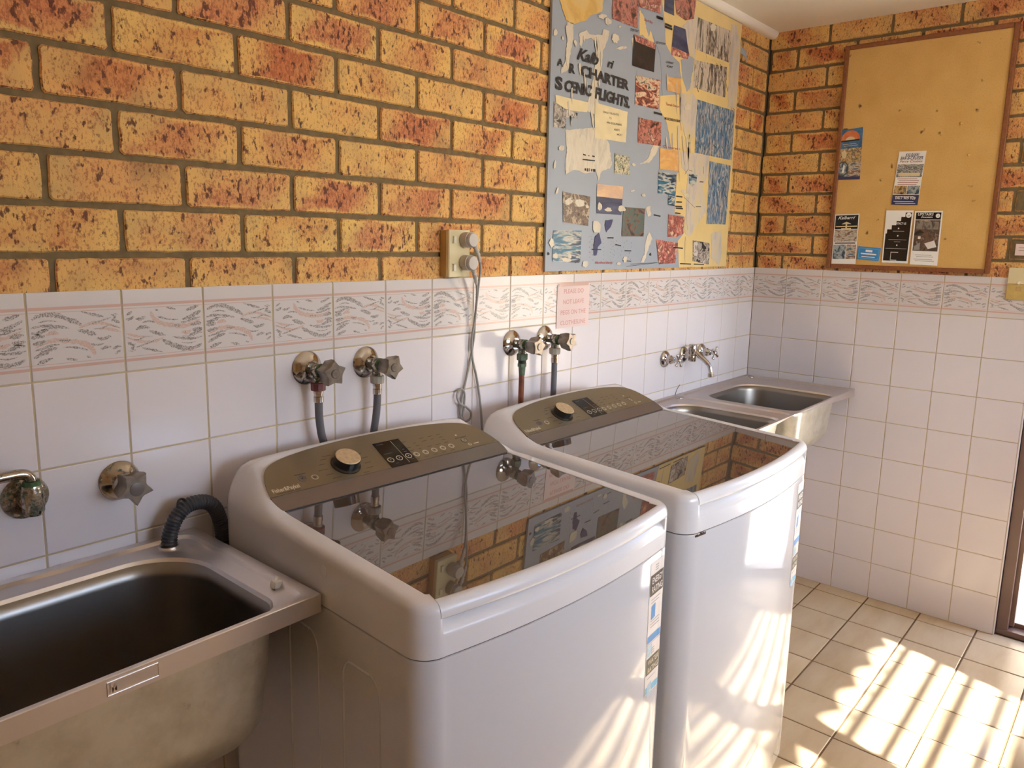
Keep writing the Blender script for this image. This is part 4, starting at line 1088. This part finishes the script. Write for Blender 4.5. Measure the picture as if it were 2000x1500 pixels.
def p6(rect, poly, txt):
    rect(.05, .84, .95, .97, 'black_gloss', .0010); txt('UPSTAIRS', .12, .68, .915, .010, 'paper', .2); txt('Downstairs', .24, .66, .87, .007, 'paper', .5)
    poly([(.84 + .08 * math.cos(a), .91 + .04 * math.sin(a)) for a in [2 * math.pi * k / 18 for k in range(18)]], 'paper', .0013); poly([(.80, .915), (.84, .90), (.88, .93), (.85, .89)], 'ink', .0015)
    rect(.05, .26, .95, .83, table, .0010); rect(.10, .66, .90, .80, PIC('pr_window', [(60, 54, 50), (150, 140, 128), (96, 86, 76)], scale=30, stretch=(1, 2, 1)), .0012)
    poly([(.45, .40), (.80, .46), (.90, .34), (.60, .30)], 'sticker', .0013); poly([(.08, .34), (.30, .42), (.30, .28), (.08, .27)], 'ink_grey', .0013); rect(.20, .48, .30, .53, 'sticker', .0013)
    lines(rect, .15, .85, .18, 2, .03, 'ink_grey'); lines(rect, .1, .9, .10, 2, .03, 'ink_grey')
leaflet('leaflet', 'restaurant leaflet with dark dining table photo, rightmost in the bottom row', 'leaflet', ((-.628, 1.608), (-.724, 1.608), (-.725, 1.402), (-.629, 1.404)), p6)

t = thing('light_switch', 'cream two-tone wall switch at the right photo edge below the small label', 'switch', (.003, -.994, 1.3465))
m = MB(); m.mat('cream_plastic'); m.box((-.012, -.037, -.0005), (0, .037, .058)); m.mat('yellowed_plastic'); m.box((-.0118, -.037, -.058), (0, .037, -.0007)); m.build('switch_plate', t, bevel=.002)
m = MB(); m.mat('switch_white'); m.lathe([(.0065, 0), (.006, .004), (.004, .006), (0, .0062)], (-.012, .001, .004), (-1, 0, 0), 20); m.build('round_button', t)
m = MB(); m.mat('cream_side'); m.box((-.0145, -.008, -.026), (-.0115, .008, -.010)); m.build('rocker', t, bevel=.001)
m = MB(); m.mat('paper_pink'); m.box((-.0012, -.035, -.021), (0, .028, .020)); m.mat('ink_grey'); m.box((-.0014, -.03, .006), (-.0011, .018, .008)); m.box((-.0014, -.03, -.004), (-.0011, .018, -.002))
tag(m.build('wall_label', loc=(.0055, -.995, 1.469), smooth=0), 'small pale paper label on the bricks above the wall switch', 'label')

# ------------------------------------------------------------------ the torn tourist poster board
PX0, PX1, PZ0, PZ1 = -1.518, -.303, 1.3775, ZC - .027
t = thing('poster_board', 'large peeling blue and yellow tourist poster board on the brick wall', 'poster', ((PX0 + PX1) / 2, .004, PZ0))
PO = Vector(((PX0 + PX1) / 2, .004, PZ0)); PD = .008
A = lambda x, y: (1060 + x / 5.557, y / 5.557)
B = lambda x, y: (1230 + x / 5.556, y / 5.556)
Cc = lambda x, y: (1060 + x / 5.357, 260 + y / 5.357)
D = lambda x, y: (1230 + x / 5.356, 260 + y / 5.356)
def PP(p, h=0.0):
    q = Vector(wall_pt(p[0], p[1], PD - .004)) ; q.y = -(PD - .004) - h
    q.x = min(max(q.x, PX0 + .001), PX1 - .001); q.z = min(q.z, PZ1 - .001); return tuple(q - PO)
mm = MB(); mm.mat('p_blue'); mm.box((PX0 - PO.x, -PD, 0), (PX1 - PO.x, -.0002, PZ1 - PZ0))
def rough_poly(pts, amp, seg, seed):
    r = random.Random(seed); out = []; n = len(pts)
    for i in range(n):
        a, b = Vector(pts[i] + (0,)), Vector(pts[(i + 1) % n] + (0,)); L = (b - a).length; k = max(1, int(L / seg))
        for j in range(k): 
            p = a.lerp(b, j / k); out.append((p.x + r.uniform(-amp, amp), p.y + r.uniform(-amp, amp)))
    return out
def area(name, pts, key, h, amp=0.6, seg=5, label=None):
    am = MB(); am.mat(key); q = rough_poly(pts, amp, seg, len(name) + int(pts[0][0])) if amp else pts
    am.prism([PP(p, h) for p in q], (0, .0004, 0)); o = am.build(name, t, smooth=0)
    if label: o['label'] = label
    return o
area('land_area', [B(340, -60), B(375, 230), B(390, 480), B(450, 600), B(540, 680), B(550, 850), B(560, 1020), B(330, 1040), B(320, 1180), B(400, 1330), D(405, 0), D(430, 170), D(525, 190), D(515, 400), D(490, 430), D(480, 650), D(465, 840), D(565, 870), D(560, 1050), D(500, 1130), D(515, 1405), D(1400, 1385), D(1400, -1500), D(900, -1700)], 'p_land', .0006, .4, 8, 'yellow mainland area')
area('sea_inlet', [B(250, 380), B(330, 620), B(340, 830), B(350, 1040), B(390, 1030), B(370, 830), B(560, 850), B(520, 690), B(430, 560), B(385, 470)], 'p_blue', .0010, .4)
area('sea_inlet', [B(550, 650), B(640, 600), B(700, 640), B(660, 940), B(620, 1000), B(570, 850)], 'p_blue', .0010, .6)
for nm, pts, key in (('torn_patch', [A(180, -40), A(660, -40), A(640, 130), A(520, 170), A(470, 220), A(400, 240), A(330, 270), A(250, 220), A(200, 80)], 'p_mustard'),
    ('torn_patch', [A(265, 240), A(330, 250), A(325, 420), A(300, 560), A(270, 760), A(200, 800), A(190, 760), A(250, 640), A(255, 480)], 'p_torn'),
    ('torn_patch', [A(390, 360), A(470, 330), A(520, 380), A(640, 380), A(660, 320), A(720, 340), A(690, 470), A(650, 560), A(640, 700), A(590, 900), A(600, 1100), A(640, 1180), A(560, 1240), A(470, 1200), A(500, 1050), A(540, 880), A(560, 720), A(600, 600), A(580, 460), A(520, 410), A(430, 430), A(420, 520), A(395, 480)], 'p_torn'),
    ('torn_patch', [B(105, 90), B(150, 180), B(180, 300), B(200, 400), B(220, 330), B(270, 480), B(240, 480), B(190, 420), B(140, 380), B(100, 380)], 'p_land'),
    ('torn_patch', [Cc(235, -30), Cc(560, -60), Cc(690, 100), Cc(720, 330), Cc(700, 370), Cc(620, 390), Cc(575, 500), Cc(560, 400), Cc(440, 420), Cc(330, 380), Cc(240, 430), Cc(230, 330), Cc(250, 200)], 'p_torn'),
    ('torn_patch', [B(560, 300), B(700, 150), B(740, 190), B(700, 640), B(690, 960), B(640, 1000), B(700, 640), B(620, 580)], 'p_torn2'),
    ('torn_patch', [B(1100, 260), B(1160, 270), B(1190, 480), B(1185, 640), B(1150, 1180), B(1060, 1170), B(1080, 700), B(1100, 420)], 'p_torn2'),
    ('torn_patch', [B(560, 1020), B(680, 1010), B(730, 1090), B(700, 1480), B(600, 1500), B(560, 1300)], 'p_torn2'),
    ('torn_patch', [D(530, 190), D(620, 200), D(830, 240), D(820, 420), D(760, 560), D(800, 800), D(740, 900), D(620, 1080), D(570, 1040), D(590, 700), D(600, 420), D(540, 360)], 'p_torn2'),
    ('torn_patch', [D(850, 1050), D(950, 1020), D(960, 1260), D(930, 1380), D(850, 1300)], 'p_torn2'),
    ('torn_patch', [Cc(1010, 320), Cc(1090, 280), Cc(1180, 60), Cc(1230, 100), Cc(1180, 220), Cc(1110, 310)], 'p_torn'),
    ('torn_patch', [Cc(1080, 780), Cc(1120, 760), Cc(1130, 860), Cc(1090, 870)], 'p_torn'),
    ('torn_patch', [D(200, 1030), D(230, 1110), D(190, 1200), D(150, 1350), D(105, 1350), D(150, 1270), D(165, 1120)], 'p_torn'),
    ('torn_patch', [A(960, 420), A(1000, 400), A(1030, 460), A(1020, 540), A(980, 560)], 'p_torn')):
    area(nm, pts, key, .0014 if key != 'p_land' else .0008, 1.0, 4)
rr = random.Random(11)
def pcls(key, cols, **k): return PIC(key, cols, **k)
c_rust = pcls('ph_rust', [(60, 44, 40), (150, 84, 72), (196, 128, 112), (96, 62, 56), (214, 170, 150)], scale=30, seed=6)
c_pink = pcls('ph_pink', [(214, 176, 150), (190, 110, 100), (120, 60, 56), (222, 190, 160)], scale=40, seed=7)
c_dark = pcls('ph_dark', [(34, 26, 26), (40, 32, 32), (60, 46, 44)], scale=14, seed=8)
c_wave = pcls('ph_wave', [(38, 56, 60), (224, 206, 176), (196, 120, 96), (60, 50, 50), (160, 76, 64)], scale=22, seed=9, stretch=(1, 1, 2.5))
c_rocks = pcls('ph_rocks', [(46, 38, 34), (130, 104, 82), (84, 66, 54), (190, 166, 138), (52, 42, 38)], scale=34, seed=10)
c_teal = pcls('ph_teal', [(46, 70, 72), (104, 92, 80), (70, 104, 100), (120, 84, 70), (50, 44, 44)], scale=18, seed=11, stretch=(1, 1, 2))
c_blue = pcls('ph_blue', [(40, 92, 130), (52, 112, 150), (190, 184, 176), (44, 104, 144), (96, 120, 140), (196, 186, 174), (56, 70, 96)], scale=26, seed=12, stretch=(1.6, 1, .35), contrast=.34)
c_sea2 = pcls('ph_sea2', [(34, 58, 84), (44, 100, 130), (52, 112, 140), (200, 196, 180), (40, 76, 104), (34, 50, 76)], scale=16, seed=13, stretch=(.5, 1, 3))
c_olive = pcls('ph_olive', [(120, 110, 90), (190, 176, 160), (204, 190, 172), (70, 60, 54), (200, 186, 168)], scale=26, seed=14, stretch=(1.6, 1, .35), contrast=.34)
c_bw = pcls('ph_bw', [(48, 44, 44), (190, 180, 170), (96, 86, 80), (206, 196, 186)], scale=26, seed=15, contrast=.2)
c_orange = pcls('ph_orange', [(226, 180, 110), (216, 160, 96), (230, 196, 140)], scale=10, seed=16, stretch=(1, 1, 2))
c_multi = pcls('ph_multi', [(214, 206, 170), (70, 90, 70), (226, 214, 180), (60, 60, 60)], scale=60, seed=17)
c_dusk = pcls('ph_dusk', [(230, 196, 150), (216, 176, 140), (190, 160, 150)], scale=8, seed=18, stretch=(1, 1, 3))
c_navy = pcls('ph_navy', [(44, 48, 76), (60, 66, 96), (84, 90, 120)], scale=14, seed=19, stretch=(.5, 1, 3))
photos = [('rust cliff photograph', c_rust, [A(755, -30), A(1040, -40), A(1025, 310), A(750, 205)]), ('pink flower photograph', c_pink, [B(100, -40), B(335, -40), B(330, 150), B(105, 75)]),
    ('grey bird photograph', c_navy, [B(375, -40), B(478, -40), B(475, 170), B(370, 120)]), ('rider photograph', c_rust, [B(488, -40), B(720, -40), B(692, 205), B(600, 222), B(500, 150)]),
    ('headland photograph', c_navy, [B(475, 272), B(600, 318), B(620, 470), B(640, 590), B(450, 510)]), (None, c_pink, [B(455, 505), B(640, 592), B(618, 642), B(448, 595)]),
    ('dark island photograph', c_dark, [B(38, 380), B(277, 490), B(258, 785), B(22, 712)]), (None, c_pink, [B(40, 372), B(278, 470), B(275, 540), B(60, 450)]),
    ('wave photograph', c_wave, [B(62, 818), B(328, 872), B(305, 1190), B(52, 1132)]), ('red rocks photograph', c_rust, [B(92, 1275), B(337, 1330), D(320, 138), D(80, 100)]),
    ('beach photograph', c_orange, [B(405, 830), B(548, 855), B(548, 1022), B(402, 980)]), ('scratched gorge photograph', c_olive, [B(740, 190), B(1100, 340), B(1070, 680), B(940, 630), B(705, 530)]),
    ('scratched tree photograph', c_olive, [B(700, 650), B(1050, 730), B(1030, 1060), B(690, 950)]), ('large scratched blue photograph', c_blue, [B(730, 1080), B(1135, 1205), D(1060, 285), D(675, 205)]),
    ('sand photograph', c_orange, [D(310, 155), D(525, 190), D(515, 400), D(310, 375)]), ('blue river mouth photograph', c_sea2, [D(297, 400), D(487, 432), D(470, 655), D(290, 630)]),
    (None, c_sea2, [D(400, 630), D(468, 650), D(462, 762), D(395, 750)]), ('tall scratched photograph', c_blue, [D(830, 292), D(1052, 342), D(997, 955), D(800, 950)]),
    (None, c_sea2, [D(612, 428), D(702, 434), D(690, 520), D(650, 560), D(615, 530)]), ('tiny stamp picture', c_multi, [Cc(750, 215), Cc(905, 250), Cc(900, 440), Cc(745, 420)]),
    ('dark rocks photograph', c_rocks, [Cc(205, 612), Cc(495, 665), Cc(470, 972), Cc(210, 930)]), ('sunset photograph', c_dusk, [Cc(565, 530), Cc(835, 560), Cc(828, 690), Cc(562, 662)]), (None, c_navy, [Cc(562, 662), Cc(828, 690), Cc(818, 858), Cc(560, 838)]),
    ('dark green photograph', c_teal, [Cc(840, 772), Cc(1065, 790), Cc(1050, 1082), Cc(822, 1080)]), ('sea photograph with rounded corners', c_sea2, [Cc(108, 1018), Cc(402, 1020), Cc(388, 1340), Cc(375, 1358), Cc(105, 1342), Cc(96, 1320)]),
    ('red cliff photograph', c_pink, [D(400, 850), D(568, 880), D(555, 1050), D(480, 1092), D(395, 1085)]), ('pink torn photograph', c_pink, [D(270, 1110), D(500, 1150), D(470, 1360), D(300, 1370)]),
    ('black and white photograph', c_bw, [D(655, 1120), D(830, 1152), D(825, 1375), D(655, 1340)]), ('boat photograph', c_bw, [A(118, 1100), A(250, 1190), A(380, 1230), A(370, 1290), A(250, 1270), A(245, 1400), A(115, 1380)])]
for lab, key, pts in photos: area('photograph', pts, key, .0020 if lab else .0024, .25, 12, lab)
area('text_card', [A(560, 1110), A(918, 1215), Cc(865, 98), Cc(540, 50)], 'p_cream', .0018, .5, 8, 'cream text card')
area('text_card', [A(130, 1030), A(490, 1110), A(480, 1220), A(300, 1200), A(140, 1150)], 'p_cream', .0018, .5, 8, 'cream banner')
# torn white spots and the islands
def blob(name, c, rx, ry, key, h, ang=0, seed=0):
    r = random.Random(seed); pts = []
    for k in range(14):
        a = 2 * math.pi * k / 14; q = r.uniform(.75, 1.2); x, y = rx * q * math.cos(a), ry * q * math.sin(a)
        pts.append((c[0] + x * math.cos(ang) - y * math.sin(ang), c[1] + x * math.sin(ang) + y * math.cos(ang)))
    return area(name, pts, key, h, 0)
sp = [(Cc(590, 770), 4, 8), (Cc(680, 800), 7, 4), (Cc(820, 790), 7, 6), (Cc(85, 1150), 5, 9), (Cc(130, 1285), 5, 6), (Cc(240, 1325), 10, 4), (Cc(275, 1290), 3, 5), (Cc(855, 1320), 4, 7), (Cc(790, 1365), 4, 3), (Cc(440, 1370), 6, 7), (Cc(265, 715), 8, 6), (Cc(380, 730), 9, 8), (Cc(460, 770), 3, 4), (Cc(945, 330), 4, 3), (Cc(1050, 650), 4, 3), (Cc(935, 605), 4, 2), (Cc(190, 155), 6, 6), (Cc(145, 600), 2, 7), (Cc(120, 330), 2, 9), (A(130, 350), 4, 7), (A(210, 415), 2, 4), (A(830, 290), 3, 2), (A(640, 180), 8, 5), (A(700, 230), 6, 8), (A(780, 420), 7, 9), (A(850, 520), 10, 3), (B(900, 300), 6, 7), (B(620, 1160), 7, 7), (Cc(560, 980), 9, 14), (D(590, 650), 6, 4), (D(560, 610), 5, 3)]
for k, (c, rx, ry) in enumerate(sp): blob('torn_spot', c, rx, ry, 'p_torn', .0028, rr.uniform(-.3, .3), k)
area('island_shape', [Cc(545, 1080), Cc(585, 1040), Cc(605, 1110), Cc(610, 1150), Cc(575, 1190), Cc(560, 1280), Cc(535, 1285), Cc(530, 1180)], 'navy', .0016, .6, 4)
area('island_shape', [Cc(655, 910), Cc(735, 905), Cc(710, 980), Cc(660, 1035), Cc(645, 960)], 'navy', .0016, .6, 4)
for k, c in enumerate((Cc(55, 1262), D(212, 1268))): blob('screw_head', c, 2.2, 3, 'ink', .0012, 0, k)
# long thin tears and scraped drips
tr = random.Random(21)
for k in range(34):
    if k < 18: x, y, l = tr.uniform(1104, 1178), tr.uniform(30, 235), tr.uniform(14, 40)
    elif k < 26: x, y, l = tr.uniform(1290, 1330), tr.uniform(30, 300), tr.uniform(25, 70)
    else: x, y, l = tr.uniform(1330, 1350), tr.uniform(260, 470), tr.uniform(20, 60)
    w = tr.uniform(1.0, 2.6); sl = tr.uniform(-2, 3)
    area('torn_streak', [(x - w, y + 2), (x + w * .6, y), (x + w + sl, y + l * .5), (x + w * .4 + sl, y + l), (x - w * .5 + sl * .6, y + l * .6)], 'p_torn' if k < 18 else 'p_torn2', .0026, .5, 5)
# lettering
def ptxt(s, a, b, hpx, key, bold=.0, shear=0.0, h=.0024):
    P0, P1 = Vector(PP(a, h)), Vector(PP(b, h)); top = Vector(PP((a[0], a[1] - hpx), h)); m = MB(); m.mat(key)
    m.text(s, P0, P1, (0, 0, 1), (top - P0).length, bold=bold, shear=shear); return m.build('lettering', t, smooth=0)
ptxt('Kalb', A(365, 640), A(600, 712), 23, 'ink', .03, .4); ptxt('ri', A(695, 725), A(765, 752), 17, 'ink', .03, .35)
ptxt('A', A(150, 712), A(215, 728), 15, 'ink', .02); ptxt('R', A(282, 790), A(345, 800), 18, 'ink', .04); ptxt('CHARTER', A(408, 815), A(930, 980), 20, 'ink', .045)
ptxt('S', A(130, 960), A(208, 980), 24, 'ink', .045); ptxt('CENIC', A(232, 985), A(525, 1045), 21, 'ink', .045, .1); ptxt('FLIGHTS.', A(560, 1062), A(938, 1172), 21, 'ink', .045, .1)
ptxt('DAILY FLIGHTS', A(650, 1225), A(818, 1258), 4, 'ink'); ptxt('TO', A(715, 1290), A(740, 1298), 4, 'ink'); ptxt('MIA DOLPHINS', A(690, 1340), A(850, 1368), 4, 'ink'); ptxt('ANDS', A(765, 1415), A(828, 1425), 4, 'ink'); ptxt('MOST', A(800, 1470), A(858, 1480), 4, 'ink')
ptxt('Shark Bay', B(150, 225), B(245, 262), 5, 'ink_red', .01, .2); ptxt('TAMALA STATION'.title(), B(385, 1140), B(530, 1170), 5, 'ink_red', .01); ptxt('MURCHISON BAY', B(372, 1298), B(542, 1330), 5, 'ink', .02)
ptxt('STEEP POINT', B(0, 335), B(90, 355), 5, 'ink', .02); ptxt('Carnarvon', D(345, 150), D(520, 180), 5, 'ink_red', .01); ptxt('Abrolhos Islands', Cc(540, 1365), Cc(722, 1365), 4.5, 'ink_red', .02); ptxt('ZUYTDORP', B(280, 470), B(380, 490), 4, 'ink', .02); ptxt('LOOKOUT', B(385, 680), B(468, 700), 4, 'ink', .02); ptxt('POINT', B(395, 730), B(462, 742), 4, 'ink', .02)
def pline(a, b, w=.7, key='ink', h=.0024):
    mm.mat(key); a, b = Vector(PP(a, h)), Vector(PP(b, h)); d = (b - a).normalized(); n = Vector((-d.z, 0, d.x)) * w * .0012; mm.poly([tuple(a + n), tuple(a - n), tuple(b - n), tuple(b + n)])
for a, b, w in ((D(480, 660), D(545, 668), 2), (D(480, 720), D(540, 722), 2), (D(470, 765), D(540, 770), 2), (D(475, 785), D(550, 790), 2), (D(470, 835), D(525, 842), 2), (D(560, 670), D(675, 780), .5), (D(685, 770), D(740, 770), 1), (D(570, 430), D(610, 370), .6), (D(610, 385), D(650, 400), .6), (D(765, 350), D(768, 425), .8), (D(725, 510), D(765, 512), 1.5), (D(245, 855), D(315, 870), 2), (Cc(670, 1095), Cc(735, 1095), 1.6), (Cc(755, 1165), Cc(815, 1180), 1.4), (Cc(850, 1230), Cc(920, 1232), 1.4), (Cc(830, 1335), Cc(920, 1340), 1.2), (Cc(505, 1215), Cc(605, 1218), 1.4), (Cc(870, 1395), D(290, 1355), .5), (Cc(410, 275), Cc(540, 290), 1.4), (Cc(432, 380), Cc(448, 382), 3), (Cc(456, 384), Cc(468, 386), 4), (Cc(476, 384), Cc(484, 385), 4), (Cc(500, 388), Cc(512, 389), 3), (Cc(520, 390), Cc(545, 392), 3.5), (Cc(415, 222), Cc(445, 232), 1.6), (Cc(470, 236), Cc(482, 239), 1.2), (Cc(512, 240), Cc(538, 246), 1.6), (B(378, 260), B(450, 290), 3), (B(375, 290), B(455, 320), 3), (B(285, 180), B(355, 205), 3), (B(295, 195), B(355, 215), 2), (B(255, 1220), B(345, 1245), 3), (D(450, 1195), D(550, 1205), 2), (D(520, 1365), D(635, 1370), 1.6), (D(665, 1370), D(770, 1375), 1.6), (Cc(330, 1360), Cc(372, 1330), 1.2), (D(300, 1370), D(480, 1310), .4), (D(0, 1370), D(280, 1355), .5)):
    pline(a, b, w)
r2 = random.Random(9)
for k in range(60):      # dotted coast lines
    c = [Cc(500 + 20 * math.sin(k), 1080 + 9 * (k % 30)), Cc(690 + 60 * math.sin(k * .7), 1090 + 9 * (k % 32)), Cc(830 + 90 * math.sin(k * 1.3), 1110 + 7 * (k % 30))][k % 3]
    pline(c, (c[0] + r2.uniform(-1, 1), c[1] + r2.uniform(1.2, 2.2)), .5)
# black scratches on the torn photographs
for (x0, y0, x1, y1, n_, F) in ((760, 350, 1080, 640, 16, B), (710, 680, 1040, 1000, 26, B), (740, 1120, 1120, 1480, 22, B), (700, 20, 1030, 240, 20, D), (830, 400, 1010, 900, 26, D)):
    for k in range(n_):
        x, y = r2.uniform(x0, x1), r2.uniform(y0, y1 - 60); l = r2.uniform(20, 120); pline(F(x, y), F(x + r2.uniform(-5, 30), min(y + l, y1)), r2.uniform(.4, 1.3), 'st_black')
mm.build('backing_board', t, smooth=0)
# curled torn flap at the board's upper right edge
m = MB(); m.mat('p_blue'); pts = [PP((1447, 62), .004), PP((1452, 84), .006), PP((1460, 80), .012), PP((1461, 92), .014), PP((1456, 100), .014), PP((1449, 84), .008)]
base = Vector(PP((1449, 75), .003))
P0 = Vector((PX1 - PO.x - .004, -PD, .86)); m.prism([P0 + Vector(v) for v in ((0, 0, .03), (.004, -.002, 0), (.030, -.010, -.005), (.040, -.012, -.03), (.033, -.014, -.055), (.020, -.010, -.03), (.002, -.002, -.022))], (0, -.0008, 0)); o = m.build('torn_flap', t, smooth=0); o['label'] = 'curled flap at the right edge'
